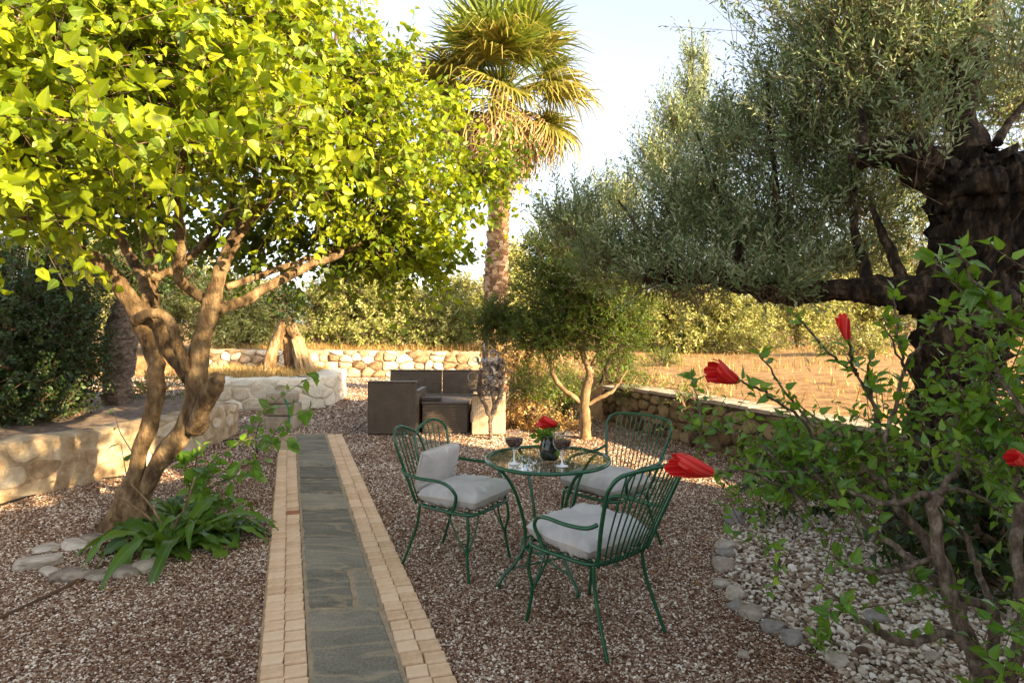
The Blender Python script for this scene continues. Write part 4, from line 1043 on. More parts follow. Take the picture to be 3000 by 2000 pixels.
bush('hedge', 'dark glossy hedge on the raised bed at the far left', hb, [(np.array([-5.75, 7.1, 1.2]), (.9, .8, .95), 1.2), (np.array([-5.35, 7.3, 1.2]), (.42, .5, .75), 1.2), (np.array([-6.2, 7.6, 2.0]), (1.1, .9, .8), 1), (np.array([-5.3, 8.9, 2.3]), (.8, .5, .5), 1), (np.array([-5.6, 6.7, .75]), (.8, .5, .45), 1.2)],
     M['hedge_leaf'], 620, .26, 9, .06, .6, cat_='hedge', nr=.7, flat=.3, tmpl=(T_NARROW, F_NARROW))
gb = Ng(370, 940); gb[2] = .43; gb = D(370, 905, 8.9); gb[2] = .43
bush('ground_cover_shrub', 'low dark green shrub on the bed behind the mulberry stems', gb, [(gb + np.array([0, 0, .15]), (.42, .3, .22), 1), (gb + np.array([-.4, .3, .12]), (.3, .3, .2), 1)], M['small_tree_leaf'], 330, .18, 8, .05, .4, stem=False)
# scrub between the sofa and the small tree
for lab, x, y, Yd, r, mt in (('yellow green shrub between the tan armchair and the small tree', 1225, 900, 9.3, (.42, .35, .38), 'small_tree_leaf'),
                             ('dry rust coloured shrub at the foot of the bank behind the tan armchair', 1200, 960, 9.0, (.34, .3, .26), 'dry_leaf'),
                             ('green shrub on the bank right of the small tree stem', 1420, 860, 10.6, (.45, .4, .35), 'small_tree_leaf'),
                             ('low rusty shrub at the foot of the small tree', 1265, 985, 8.7, (.36, .25, .20), 'dry_leaf'),
                             ('olive green shrub below the left limb of the small tree', 1290, 900, 9.8, (.35, .35, .42), 'small_tree_leaf'),
                             ('dry golden shrub on the bank behind the curled dead plant', 1190, 830, 11.0, (.5, .4, .42), 'dry_leaf')):
    c = D(x, y, Yd); b = c.copy(); b[2] = ground_h(b[None, :2])[0][0]
    bush('bank_shrub', lab, b, [(c, r, 1)], M[mt], 620, .24, 10, .06, .32, group='shrubs on the bank', tint=(.3, 1.0), nr=.8, flat=.3)

for lab, x, y, Yd, r, mt in (('leafy creeper spilling over the far end of the mossy wall', 1475, 905, 8.9, (.34, .2, .22), 'small_tree_leaf'), ('small green creeper on the mossy wall coping right of the larger creeper', 1590, 915, 7.6, (.22, .14, .12), 'small_tree_leaf'),
                             ('low dark scrub at the field edge left of the darker bush', 1735, 795, 19.5, (.9, .6, .55), 'scrub_leaf'), ('low scrub at the field edge beside the olive trunk', 1960, 800, 17, (1.0, .6, .55), 'scrub_leaf'), ('small green shrub growing in the straw field behind the mossy wall', 1520, 830, 14, (.4, .4, .3), 'small_tree_leaf')):
    c = D(x, y, Yd); b = c.copy(); b[2] = ground_h(b[None, :2])[0][0]
    bush('field_shrub', lab, b, [(c, r, 1)], M[mt], 420 if r[0] < .5 else 170, .26 if r[0] < .5 else .4, 9, .06 if r[0] < .5 else .12, .36, group='shrubs along the field', tint=(.0, .8), nr=.8, flat=.3)

# dry grass
def grass(name, P, h, mat, w=.006):
    n = len(P); a = G.uniform(0, 6.28, n); lean = G.normal(size=(n, 2)) * .35; hh = h * G.uniform(.4, 1.3, n)
    s = np.stack([np.cos(a), np.sin(a), np.zeros(n)], 1) * w
    tip = P + np.column_stack([lean * hh[:, None], hh]); midp = P + np.column_stack([lean * hh[:, None] * .3, hh * .55])
    V = np.stack([P - s, P + s, midp + s * .7, midp - s * .7, tip], 1).reshape(-1, 3)
    Fc = np.concatenate([np.stack([np.arange(n) * 5 + q for q in f], 1) for f in ((0, 1, 2), (0, 2, 3), (3, 2, 4))])
    o = np_mesh(name, V, Fc, mat, None, tint=np.tile(G.uniform(0, 1, n), 3)); return tag(o, kind='stuff')
n = 26000; p = np.column_stack([G.uniform(-11, 14, n), 5 + 25 * G.random(n) ** 1.3]); _, a, _ = ground_h(p); p = p[(a > .12)]
p = p[np.array([noise.noise(Vector((x * .9, y * .9, 0))) for x, y in p]) + G.normal(0, .18, len(p)) > .08]
g, _, _ = ground_h(p); grass('dry_grass', np.column_stack([p, g - .01]), .15, M['straw'], .009)
n = 9000; p = np.column_stack([G.uniform(-9, -.2, n), G.uniform(17.2, 19.2, n)]); g, _, _ = ground_h(p)
grass('tall_dry_grass', np.column_stack([p, g - .01]), .34, M['straw'], .012)
n = 2600; p = np.column_stack([G.uniform(-6, -3.75, n), G.uniform(10.9, 12.9, n)]); grass('planter_dry_grass', np.column_stack([p, np.full(n, .51)]), .16, M['straw'], .008)

# old olive stump in the planter
stp = D(660, 852, 12.2); stp[2] = .5
stump = empty('olive_stump', tuple(stp), 'twisted old olive stump with splayed legs on the limewashed planter', 'tree')
Z = lambda pts, rad, **k: branch([D(x, y, Yd) for x, y, Yd in pts], rad, M['stump_bark'], stump, rough=.3, freq=6, seg=22, ridge=.6, **k)
Z([(616, 862, 12.1), (624, 815, 12.1), (638, 775, 12.15), (653, 745, 12.2), (660, 720, 12.2)], [.12, .09, .095, .11, .07], name='trunk')
Z([(716, 862, 12.2), (702, 822, 12.2), (686, 785, 12.2), (668, 748, 12.2)], [.11, .09, .10, .10], name='trunk')
Z([(668, 862, 12.3), (664, 815, 12.3), (662, 770, 12.3), (663, 740, 12.3)], [.12, .08, .08, .09], name='trunk')
Z([(690, 860, 12.05), (684, 820, 12.08), (674, 780, 12.1)], [.06, .055, .05], name='trunk')
c = D(655, 705, 12.0)
Ls_, As_, Bs_ = twigs([(c, (.30, .3, .28), 1), (D(650, 680, 12.0), (.36, .3, .2), .9)], 330, .25, 8, .085, tint=(.0, .5))
tag(leaf_mesh('foliage', shift(Ls_, stp), T_NARROW, F_NARROW, M['hedge_leaf'], stump, None, .5), kind='stuff'); twig_mesh(As_ - stp, Bs_ - stp, .006, M['twig'], stump)
# grey stubby trunk on the raised bed
gt = D(270, 925, 8.3); gt[2] = .4
gtr = empty('stubby_palm', tuple(gt), 'stubby grey palm trunk rising behind the left mulberry limb', 'tree')
pth = smooth_path([gt - np.array([0, 0, .1]), D(270, 880, 8.3), D(276, 800, 8.3), D(282, 740, 8.3), D(290, 690, 8.3)], 7)
MB().tube([q - gt for q in pth], lerp_r([.15, .17, .19, .17, .12], 5, len(pth)), 18, rough=.3, freq=13).build('trunk', M['grey_bark'], gtr)
mbp = MB()
for k in range(170):
    t = R.uniform(.03, .95); i = int(t * (len(pth) - 1)); q = pth[i] - gt; a = k * 2.39996; r = np.interp(t, np.linspace(0, 1, 5), [.15, .17, .19, .17, .12]); nn = np.array([math.cos(a), math.sin(a), 0]); s = np.array([-nn[1], nn[0], 0]); w = R.uniform(.025, .05); h = R.uniform(.04, .09); q = q + nn * r * .95
    mbp.add([q - s * w, q + s * w, q + nn * .05 + np.array([0, 0, h])], [(0, 1, 2)])
tag(mbp.build('leaf_bases', M['grey_bark'], gtr, smooth=False), kind='stuff')

# unseen tree added right of the viewer to dapple the left wall
lt = np.array([2.75, .35, 0.])
ltr = empty('lemon_tree', tuple(lt), 'leafy lemon tree between the house and the garden seating', 'tree')
branch([lt, lt + np.array([.03, .02, .9]), lt + np.array([0, 0, 1.9]), lt + np.array([-.1, .1, 3.0])], [.09, .075, .06, .03], M['young_bark'], ltr, name='trunk')
for q in range(5):
    a = q * 1.26; branch([lt + np.array([0, 0, 1.7]), lt + np.array([.35 * math.cos(a), .35 * math.sin(a), 2.4]), lt + np.array([.8 * math.cos(a), .8 * math.sin(a), 3.1])], [.04, .03, .015], M['young_bark'], ltr)
Lt, At, Bt = twigs([(lt + np.array([-.45, .3, 3.3]), (.95, .95, .65), 1.0)], 90, .4, 9, .085, shell=.1)
tag(leaf_mesh('foliage', shift(Lt, lt), T_BROAD, F_BROAD, M['mulberry_shade_leaf'], ltr, MID_BROAD, .8), kind='stuff'); twig_mesh(At - lt, Bt - lt, .005, M['twig'], ltr)

# ------------------------------------------------------------------ strap leaved plant, shoots
def strap(parent, base, az, ln, w, rise, fall, mat, tint, name='leaf', tw=0.0, seg=10, wave=.12):
    V = []; Fc = []; d = np.array([math.cos(az), math.sin(az), 0]); s = np.array([-d[1], d[0], 0]); md = []
    for j in range(seg + 1):
        t = j / seg; x = ln * (t - .12 * t * t); z = rise * ln * math.sin(min(t * 2.3, math.pi) * .9) * .55 - fall * ln * t ** 2.4
        ww = w * (math.sin(math.pi * (t * .92 + .06)) ** .6) * (1 - .25 * t)
        u = R.uniform(-1, 1) * wave * w; q = base + d * x + np.array([0, 0, z]) + s * math.sin(t * 3) * tw * ln
        V += [q - s * (ww) + np.array([0, 0, .25 * ww + u]), q, q + s * (ww) + np.array([0, 0, .25 * ww - u])]; md += [1, 0, 1]
        if j: b = 3 * (j - 1); Fc += [(b, b + 1, b + 4, b + 3), (b + 1, b + 2, b + 5, b + 4)]
    return np_mesh(name, np.array(V) - np.array(parent.location), np.array(Fc), mat, parent, tint=[tint] * len(Fc), mid=md, smooth=True)


for lab, cx, cy, n, sc in (('strap leaved green plant with long arching leaves at the mulberry foot', 395, 1258, 34, .95), ('smaller strap leaved plant beside the path edge', 515, 1228, 26, .66), ('upright tuft of strap leaves behind the big strap leaved plant', 405, 1185, 20, .6)):
    b = Ng(cx, cy); root = empty('strap_leaf_plant', tuple(b), lab, 'plant', 'strap leaved plants')
    for k in range(n):
        az = k * 2.39996 + R.uniform(-.3, .3)
        strap(root, b + np.array([math.cos(az) * .03, math.sin(az) * .03, .02]), az, sc * R.uniform(.36, .80), sc * R.uniform(.040, .068), R.uniform(.1, .7) * (1.3 if k > n * .6 else 1), R.uniform(.05, .45), M['strap_leaf'], R.uniform(.1, .9), tw=R.uniform(-.2, .2), wave=.45, seg=14)


def shoots(name, label, base, stems, leaf, mat, size, per, parent_cat='plant', sm='twig', r=.006, n_obj=60, width=.9):
    b = np.array(base); root = empty(name, tuple(b), label, parent_cat); Ls = []
    for st_ in stems:
        P = smooth_path(st_, 6)
        MB().tube([p - b for p in P], lerp_r([r, r * .35], 2, len(P)), 6).build('stem', M[sm], root)
        m = len(P); k = per
        t = np.linspace(.18, 1, k); idx = np.minimum((t * (m - 1)).astype(int), m - 2)
        pos = np.array([P[i] + (P[i + 1] - P[i]) * ((tt * (m - 1)) - i) for i, tt in zip(idx, t)])
        dr = np.array([P[i + 1] - P[i] for i in idx]); dr = norm(dr); rnd = norm(G.normal(size=(k, 3)))
        Ls.append(dict(pos=pos + rnd * .01, dir=norm(dr * .3 + rnd + np.array([0, -.2, -.15])), nrm=norm(np.array([0, -.35, .8]) + G.normal(size=(k, 3)) * .45), size=size * G.uniform(.5, 1.25, k), tint=G.uniform(.2, 1, k)))
    L = cat(Ls); i = nearest_idx(L, n_obj); leaf_objects(L, i, T_BROAD, F_BROAD, mat, root, MID_BROAD, width)
    rest = np.setdiff1d(np.arange(len(L['size'])), i)
    if len(rest): tag(leaf_mesh('foliage', shift(sub(L, rest), b), T_BROAD, F_BROAD, mat, root, MID_BROAD, width), kind='stuff')
    return root


b = Ng(440, 1150)
shoots('mulberry_sucker', 'spray of round leaved suckers rising over the left edge of the path', b,
       [[b, D(470, 1080, 4.9), D(540, 1020, 5.2), D(600, 1000, 5.5)], [b, D(480, 1100, 5), D(560, 1070, 5.2), D(610, 1060, 5.3)], [b, D(450, 1060, 4.9), D(465, 1020, 5)], [b, D(520, 1100, 5.0), D(575, 1090, 5.1), D(600, 1095, 5)],
        [b, D(430, 1090, 4.9), D(420, 1050, 4.9)], [b, D(500, 1130, 5), D(540, 1150, 5)], [b, D(470, 1120, 4.9), D(500, 1060, 5.0)]], None, M['shrub_leaf'], .105, 17, r=.006, n_obj=120)
b = Ng(590, 1040)
shoots('mulberry_sucker', 'loose leafy vine climbing up before the planter wall', b,
       [[b, D(590, 990, 6.6), D(625, 930, 6.8), D(690, 880, 7.0), D(735, 865, 7)], [b, D(620, 1010, 6.6), D(660, 960, 6.7), D(720, 940, 6.8)], [b, D(570, 1000, 6.6), D(600, 950, 6.8), D(620, 930, 6.9)], [b, D(600, 1010, 6.5), D(640, 1005, 6.5), D(670, 1020, 6.5)]], None, M['shrub_leaf'], .125, 15, r=.006, n_obj=60)
b = Ng(300, 1140)
shoots('mulberry_sucker', 'thin pale sucker with few leaves left of the mulberry trunk', b, [[b, D(310, 1060, 4.9), D(275, 990, 5), D(262, 940, 5.1)], [b, D(292, 1100, 4.7), D(278, 1020, 4.8)]], None, M['shrub_leaf'], .07, 4, sm='pale_twig', r=.007, n_obj=20)
b = Ng(385, 1240)
for lab, e_ in (('bare tan dead shoot leaning left in the strap plant', (300, 1110)), ('bare tan dead shoot leaning left of the other dead shoot in the strap plant', (270, 1140)), ('bare tan dead shoot upright in the strap plant', (448, 1095))):
    r_ = empty('dead_shoot', tuple(b), lab, 'twig'); MB().tube([p - b for p in smooth_path([b, b * .5 + D(*e_, 4.35) * .5 + np.array([.03, 0, .02]), D(*e_, 4.35)], 5)], lerp_r([.010, .005], 2, 11), 6, rough=.2).build('stem', M['young_bark'], r_)

# dead curled plant by the tan armchair
db_ = Ng(1128, 1006); db_[1] = 8.0; db_ = np.array([-.28, 8.05, 0])
dead = empty('dried_curled_plant', tuple(db_), 'dead silver grey curled plant on a forked dry stem before the tan armchair', 'plant')
Yd = 8.05
for pth, rd in (([(1126, 1008), (1127, 985), (1124, 955), (1112, 925), (1100, 890), (1105, 850)], [.028, .026, .024, .026, .034, .02]), ([(1127, 985), (1130, 955), (1143, 925), (1152, 895), (1150, 850), (1140, 810)], [.020, .024, .030, .036, .04, .02]), ([(1124, 960), (1135, 925), (1125, 880), (1130, 840)], [.018, .024, .026, .016])):
    branch([D(x, y, Yd) for x, y in pth], rd, M['grey_bark'], dead, rough=.35, freq=14, name='stem')
cc = D(1132, 848, Yd) - db_
for k in range(95):
    c = cc + G.normal(size=3) * np.array([.085, .085, .14]); az = R.uniform(0, 6.28); V = []; Fc = []
    rad = R.uniform(.03, .085); w = R.uniform(.008, .026); pitch = R.uniform(-.04, .08); turns = R.uniform(.4, 1.1); tx = norm(G.normal(size=3)); ty = norm(np.cross(tx, G.normal(size=3))); tz = np.cross(tx, ty)
    for j in range(11):
        t = j / 10; a = az + t * turns * 6.28; q = c + rad * (1 - .35 * t) * (tx * math.cos(a) + ty * math.sin(a)) + tz * pitch * t * 1.5 + np.array([0, 0, .05 * (t - .5)]); ww = w * (1 - .75 * t) + .002
        V += [q - tz * ww, q + tz * ww]
        if j: b_ = 2 * j - 2; Fc.append((b_, b_ + 1, b_ + 3, b_ + 2))
    np_mesh('leaf', np.array(V), np.array(Fc), M['curled_leaf'], dead, tint=[R.random()] * len(Fc), smooth=True)

# irrigation pipes
def hose(name, label, pts, r, mat):
    P = smooth_path(pts, 8); P = [p + np.array([0, 0, r * .8]) for p in P]; b = P[0]
    o = MB().tube([p - b for p in P], r, 8).build(name, M[mat], None, loc=tuple(b)); return tag(o, label, 'hose')
hose('irrigation_hose', 'black irrigation hose along the foot of the left wall', [Ng(-80, 1185), Ng(0, 1162), Ng(100, 1132), Ng(190, 1108), Ng(290, 1096)], .012, 'hose')
hose('irrigation_hose', 'black irrigation hose curving from the mulberry to the stone post', [Ng(320, 1110), Ng(400, 1060), Ng(470, 1025), Ng(520, 1012), Ng(570, 1010)], .010, 'hose')
hose('irrigation_hose', 'brown half buried hose running from bottom left to the tree ring', [Ng(-90, 1465), Ng(10, 1418), Ng(80, 1385), Ng(150, 1352), Ng(200, 1322), Ng(240, 1300)], .011, 'brown_hose')
hose('cable', 'thin black cable on the gravel left of the dark armchair', [Ng(775, 1003), Ng(800, 996), Ng(822, 985), Ng(838, 970)], .008, 'hose')

# fallen dry leaves on the gravel
n = 420; q = np.concatenate([np.column_stack([G.normal(1.0, .8, 170), G.normal(7.9, .8, 170)]), np.column_stack([G.normal(1.9, .7, 130), G.normal(4.3, .8, 130)]), np.column_stack([G.normal(-2.6, 1.0, 120), G.normal(5.4, .9, 120)])])
gh, a_, b_ = ground_h(q); q = q[(a_ < -.1) & (b_ < -.1) & off_path(q, .05)]; n = len(q)
Lf = dict(pos=np.column_stack([q, np.full(n, .014)]), dir=norm(np.column_stack([G.normal(size=(n, 2)), G.normal(0, .15, n)])), nrm=norm(np.column_stack([G.normal(0, .3, (n, 2)), np.ones(n)])), size=G.uniform(.02, .05, n), tint=G.random(n))
tag(leaf_mesh('fallen_leaves', Lf, T_BROAD, F_BROAD, M['dry_leaf'], None, MID_BROAD, .6), kind='stuff')

# ------------------------------------------------------------------ woven outdoor lounge set
def woven(name, label, loc, rz, boxes, cat_):
    root = empty(name, loc, label, cat_, rz=rz)
    for nm, c, d, m_ in boxes: MB().box(c, d, .012).build(nm, M[m_], root, smooth=False)
    return root
# dark armchair seen from behind: faces away from the path
woven('woven_armchair', 'dark brown woven armchair with tall solid back turned to the path', tuple(Ng(902, 1001)[:2] + np.array([.0, .30])) + (0,), math.radians(-3), [
    ('back_panel', (0, -.255, .37), (.66, .09, .70), 'weave_dark'), ('side_panel', (-.305, .10, .30), (.06, .62, .56), 'weave_dark'), ('side_panel', (.305, .10, .30), (.06, .62, .56), 'weave_mid'),
    ('seat', (0, .10, .25), (.545, .61, .16), 'weave_dark'), ('top_rail', (0, -.255, .728), (.68, .11, .018), 'rattan_trim'), ('arm_rail', (-.305, .105, .587), (.08, .60, .018), 'rattan_trim'), ('arm_rail', (.305, .105, .587), (.08, .60, .018), 'rattan_trim')], 'armchair')
woven('woven_sofa', 'low brown woven sofa with two back panels behind the woven coffee table', (-1.18, 10.0, 0), math.radians(-2), [
    ('back_panel', (-.44, .30, .36), (.86, .10, .70), 'weave_mid'), ('back_panel', (.44, .30, .36), (.86, .10, .70), 'weave_mid'), ('seat', (0, -.1, .20), (1.6, .68, .30), 'weave_mid'),
    ('arm_panel', (-.86, -.03, .28), (.08, .75, .52), 'weave_mid'), ('arm_panel', (.86, -.03, .28), (.08, .75, .52), 'weave_mid'), ('top_rail', (0, .30, .722), (1.78, .12, .02), 'rattan_trim')], 'sofa')
cf = Ng(1026, 997); woven('woven_coffee_table', 'square woven coffee table with grey top between the two armchairs', (cf[0], cf[1] + .35, 0), math.radians(-1), [
    ('side_panel', (-.02, -.32, .21), (.62, .03, .40), 'weave_mid'), ('side_panel', (-.02, .32, .21), (.62, .03, .40), 'weave_mid'), ('side_panel', (-.325, 0, .21), (.03, .60, .40), 'weave_mid'), ('side_panel', (.285, 0, .21), (.03, .60, .40), 'weave_mid'),
    ('table_top', (-.02, 0, .425), (.66, .68, .022), 'grey_top')], 'table')
rb = Ng(1119, 1001); woven('woven_armchair', 'tan sunlit woven armchair right of the coffee table', (rb[0], rb[1] + .36, 0), math.radians(2), [
    ('side_panel', (0, -.32, .28), (.44, .06, .52), 'weave_tan'), ('side_panel', (0, .32, .28), (.44, .06, .52), 'weave_tan'), ('back_panel', (.20, 0, .29), (.07, .575, .56), 'weave_tan'), ('seat', (-.04, 0, .24), (.40, .57, .14), 'weave_tan'),
    ('arm_rail', (-.02, -.32, .55), (.46, .09, .02), 'rattan_trim'), ('arm_rail', (-.02, .32, .55), (.46, .09, .02), 'rattan_trim')], 'armchair')
tr = MB().box((0, 0, .03), (.26, .16, .05), .01).build('storage_box', M['weave_dark'], None, False, loc=(cf[0] - .22, cf[1] + .16, .437)); tag(tr, 'small dark flat box lying on the grey coffee table top', 'box')

# ------------------------------------------------------------------ wrought iron set
gm = M['green_metal']


def rod(root, name, pts, r, n=6, closed=False, seg=8, smooth=True):
    P = smooth_path(pts, n, closed) if smooth else pts
    return MB().tube(P, r, seg, closed=closed).build(name, gm, root)


def iron_chair(label, x, y, face, humps=False, spind=10, top=.90, lean=.20):
    root = empty('garden_chair', (x, y, 0), label, 'chair', 'green iron chairs round the table', rz=face); root.scale = (.95, .95, .955)
    zs = .42
    seat = [(-.20, -.19, zs), (-.02, -.235, zs), (.18, -.245, zs), (.25, -.19, zs), (.265, 0, zs), (.25, .19, zs), (.18, .245, zs), (-.02, .235, zs), (-.20, .19, zs), (-.235, 0, zs)]
    rod(root, 'seat_frame', seat, .0108, 6, True)
    g = MB()
    for k in range(7): yy = -.18 + .06 * k; g.tube([(-.21, yy, zs), (.25, yy, zs - .004)], .004, 5)
    for k in range(3): xx = -.1 + .13 * k; g.tube([(xx, -.235, zs - .008), (xx, .235, zs - .008)], .004, 5)
    g.build('seat_grid', gm, root)
    for s in (-1, 1):
        rod(root, 'leg', [(.205, s * .235, zs), (.225, s * .245, zs - .12), (.205, s * .235, .18), (.225, s * .245, .05), (.235, s * .25, 0)], .0096)
        rod(root, 'leg', [(-.20, s * .19, zs), (-.215, s * .195, zs - .12), (-.245, s * .205, .2), (-.30, s * .22, .06), (-.325, s * .225, 0)], .0096)
        rod(root, 'leg_brace', [(.06, s * .24, zs), (.12, s * .24, .30), (.205, s * .236, .17)], .006, seg=6)
        rod(root, 'leg_brace', [(.215, s * .11, zs), (.215, s * .15, .30), (.208, s * .232, .17)], .006, seg=6)
        # arm: leaves the back, runs forward and curls down to the seat
        za = .655
        rod(root, 'arm', [(-.292, s * .262, za), (-.24, s * .285, za - .025), (-.12, s * .30, za - .035), (.02, s * .30, za - .035), (.10, s * .29, za - .055), (.145, s * .272, za - .11), (.13, s * .255, za - .17), (.10, s * .245, zs)], .0108, 7)
    bx = lambda z, yy: -.20 - lean * ((z - zs) / (top - zs)) ** 1.1 - .055 * (1 - (yy / .3) ** 2)
    def bp(z, yy): return (bx(z, yy), yy, z)
    if humps:
        for s in (-1, 1):
            rod(root, 'back_frame', [bp(zs, s * .19), bp(.58, s * .235), bp(.76, s * .275), bp(top - .06, s * .285), bp(top - .01, s * .25), bp(top + .01, s * .18), bp(top - .015, s * .08), bp(top - .06, s * -.005), bp(top - .13, s * -.035), bp(.64, s * -.045), bp(zs, s * -.03)], .0098, 7)
        tz = lambda yy: top - .02 - (.05 if abs(yy) < .05 else 0)
    else:
        rod(root, 'back_frame', [bp(zs, -.19), bp(.58, -.235), bp(.76, -.278), bp(top - .08, -.29), bp(top - .02, -.265), bp(top, -.20), bp(top + .008, 0), bp(top, .20), bp(top - .02, .265), bp(top - .08, .29), bp(.76, .278), bp(.58, .235), bp(zs, .19)], .0108, 7)
        tz = lambda yy: top - .004
    for k in range(spind):
        u = -1 + 2 * (k + .5) / spind; y0, y1 = u * .17, u * .245
        if humps and abs(u) < .12: continue
        z1 = tz(y1) - (.012 if abs(u) > .85 else 0)
        rod(root, 'spindle', [bp(zs, y0), bp(.6, y0 + (y1 - y0) * .45), bp(z1, y1)], .0045, 4, seg=6)
    return root


def pillow(name, label, loc, rot, w, d, h, seed, wr=.012, parent=None):
    n = 40; V = []; Fc = []
    def f(u, v, s):
        e = (1 - abs(u) ** 4.5) ** .5 * (1 - abs(v) ** 4.5) ** .5
        cu = math.copysign(abs(u) ** .96, u)
        x = w / 2 * u * (1 - .04 * v * v); y = d / 2 * v * (1 - .04 * u * u); z = s * h / 2 * (e ** .75)
        q = Vector((x * 11, y * 11, seed + s)); edge = max(abs(u), abs(v)) ** 3
        fold = noise.noise(q * .45) * wr * .9 + edge * wr * 1.5 * noise.noise(Vector((math.atan2(v, u) * 15, seed, s * .4))) + wr * .16 * noise.noise(q * 2)
        return (x * (1 + edge * .03 * noise.noise(q * .6)), y * (1 + edge * .03 * noise.noise(q * .6 + Vector((4, 4, 4)))), z + fold * (e ** .4))
    for s in (1, -1):
        b = len(V)
        for i in range(n + 1):
            for j in range(n + 1):
                V.append(f(-1 + 2 * i / n, -1 + 2 * j / n, s))
        for i in range(n):
            for j in range(n):
                a = b + i * (n + 1) + j; q = (a, a + n + 1, a + n + 2, a + 1); Fc.append(q if s > 0 else q[::-1])
    root = empty(name, loc, label, 'cushion', 'grey chair cushions')
    m = Matrix.Rotation(rot[2], 4, 'Z') @ Matrix.Rotation(rot[1], 4, 'Y') @ Matrix.Rotation(rot[0], 4, 'X')
    MB().add([m @ Vector(v) for v in V], Fc).build('cushion_cover', M['cushion'], root)
    rim = []
    for t in np.linspace(0, 2 * math.pi, 64, endpoint=False):
        c, s_ = math.cos(t), math.sin(t); sc = 1 / max(abs(c), abs(s_)); u, v = c * sc, s_ * sc
        k = .985 - .03 * (min(abs(u), abs(v)) ** 8); rim.append(m @ Vector((w / 2 * u * (1 - .04 * v * v) * k, d / 2 * v * (1 - .04 * u * u) * k, 0)))
    MB().tube(rim, .005, 6, closed=True).build('piping', M['piping'], root)
    return root


aA, aB, aC = math.radians(-30), math.radians(223), math.radians(130)
iron_chair('green iron chair left of the glass table with two cushions', -.325, 3.93, aA, humps=True, spind=11, top=.90, lean=.15)
iron_chair('green iron chair behind the glass table facing the camera', .66, 4.20, aB, spind=12, top=.90, lean=.18)
iron_chair('green iron chair nearest the camera turned away toward the table', .40, 3.16, aC, spind=11, top=.92, lean=.22)
def at(x, y, a, lx, ly): return (x + lx * math.cos(a) - ly * math.sin(a), y + lx * math.sin(a) + ly * math.cos(a))
p = at(-.325, 3.93, aA, .04, 0); pillow('seat_cushion', 'grey seat cushion on the left chair below the back cushion', (*p, .472), (0, -.03, aA), .45, .46, .13, 3, .02)
p = at(-.325, 3.93, aA, -.185, 0); pillow('back_cushion', 'grey back cushion standing upright in the left chair', (*p, .60), (0, math.radians(102), aA), .27, .40, .09, 9, .008)
p = at(.66, 4.20, aB, .03, 0); pillow('seat_cushion', 'grey seat cushion on the chair behind the table', (*p, .47), (0, -.02, aB), .45, .47, .13, 17, .02)
p = at(.40, 3.16, aC, .02, 0); pillow('seat_cushion', 'grey seat cushion on the chair nearest the camera', (*p, .474), (0, -.02, aC), .46, .47, .135, 25, .02)

tx, ty = .215, 3.72
tab = empty('garden_table', (tx, ty, 0), 'round green iron garden table with clear glass top', 'table')
RT = .372; ZT = .715
MB().tube([(RT * math.cos(a), RT * math.sin(a), ZT) for a in np.linspace(0, 2 * math.pi, 72, endpoint=False)], .0112, 10, closed=True).build('rim', gm, tab)
MB().lathe([(0.0001, ZT - .001), (RT - .012, ZT - .001), (RT - .008, ZT + .003), (RT - .012, ZT + .007), (.0001, ZT + .007)], 64).build('glass_top', M['table_glass'], tab, smooth=False)
for k in range(4):
    a = math.radians(28 + 90 * k); c_, s_ = math.cos(a), math.sin(a)
    rod(tab, 'leg', [(r * c_, r * s_, z) for r, z in ((.355, ZT - .012), (.30, .665), (.235, .57), (.185, .44), (.155, .31), (.165, .21), (.225, .125), (.30, .065), (.325, .03), (.325, .0))], .0100, 6)
MB().tube([(.165 * math.cos(a), .165 * math.sin(a), .205) for a in np.linspace(0, 2 * math.pi, 40, endpoint=False)], .007, 8, closed=True).build('stretcher_ring', gm, tab)
for k in range(2):
    a = math.radians(28 + 90 * k); MB().tube([(.25 * math.cos(a), .25 * math.sin(a), .10), (-.25 * math.cos(a), -.25 * math.sin(a), .10)], .006, 6).build('cross_bar', gm, tab)


def wine_glass(label, x, y):
    root = empty('wine_glass', (x, y, ZT + .0075), label, 'glass', 'wine glasses on the table')
    MB().lathe([(.008, .085), (.03, .094), (.046, .112), (.053, .135), (.054, .16), (.052, .187)], 28).build('glass_bowl', M['wine_glass'], root)
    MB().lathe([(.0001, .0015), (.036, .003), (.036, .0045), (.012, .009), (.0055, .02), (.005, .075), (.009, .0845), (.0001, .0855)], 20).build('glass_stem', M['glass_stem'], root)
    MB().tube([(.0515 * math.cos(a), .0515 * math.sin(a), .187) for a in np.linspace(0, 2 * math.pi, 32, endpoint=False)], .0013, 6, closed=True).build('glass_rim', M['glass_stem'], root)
    w = MB().lathe([(.0001, .0925), (.027, .099), (.043, .1155), (.050, .135), (.0510, .146), (.0001, .146)], 28).build('wine', M['wine'], root); return root
wine_glass('wine glass with dark red wine on the left side of the glass table', .012, 3.56)
wine_glass('wine glass with dark red wine right of the dark vase', .285, 3.50)
vs_ = MB().lathe([(.0001, .0), (.05, .002), (.062, .03), (.064, .07), (.05, .11), (.044, .135), (.048, .15), (.045, .15), (.04, .135), (.0001, .12)], 24).build('vase', M['vase_glass'], None, loc=(.225, 3.68, ZT + .0075)); tag(vs_, 'small round dark vase in the middle of the glass table', 'vase')
cb = np.array([.225, 3.68, ZT + .125])


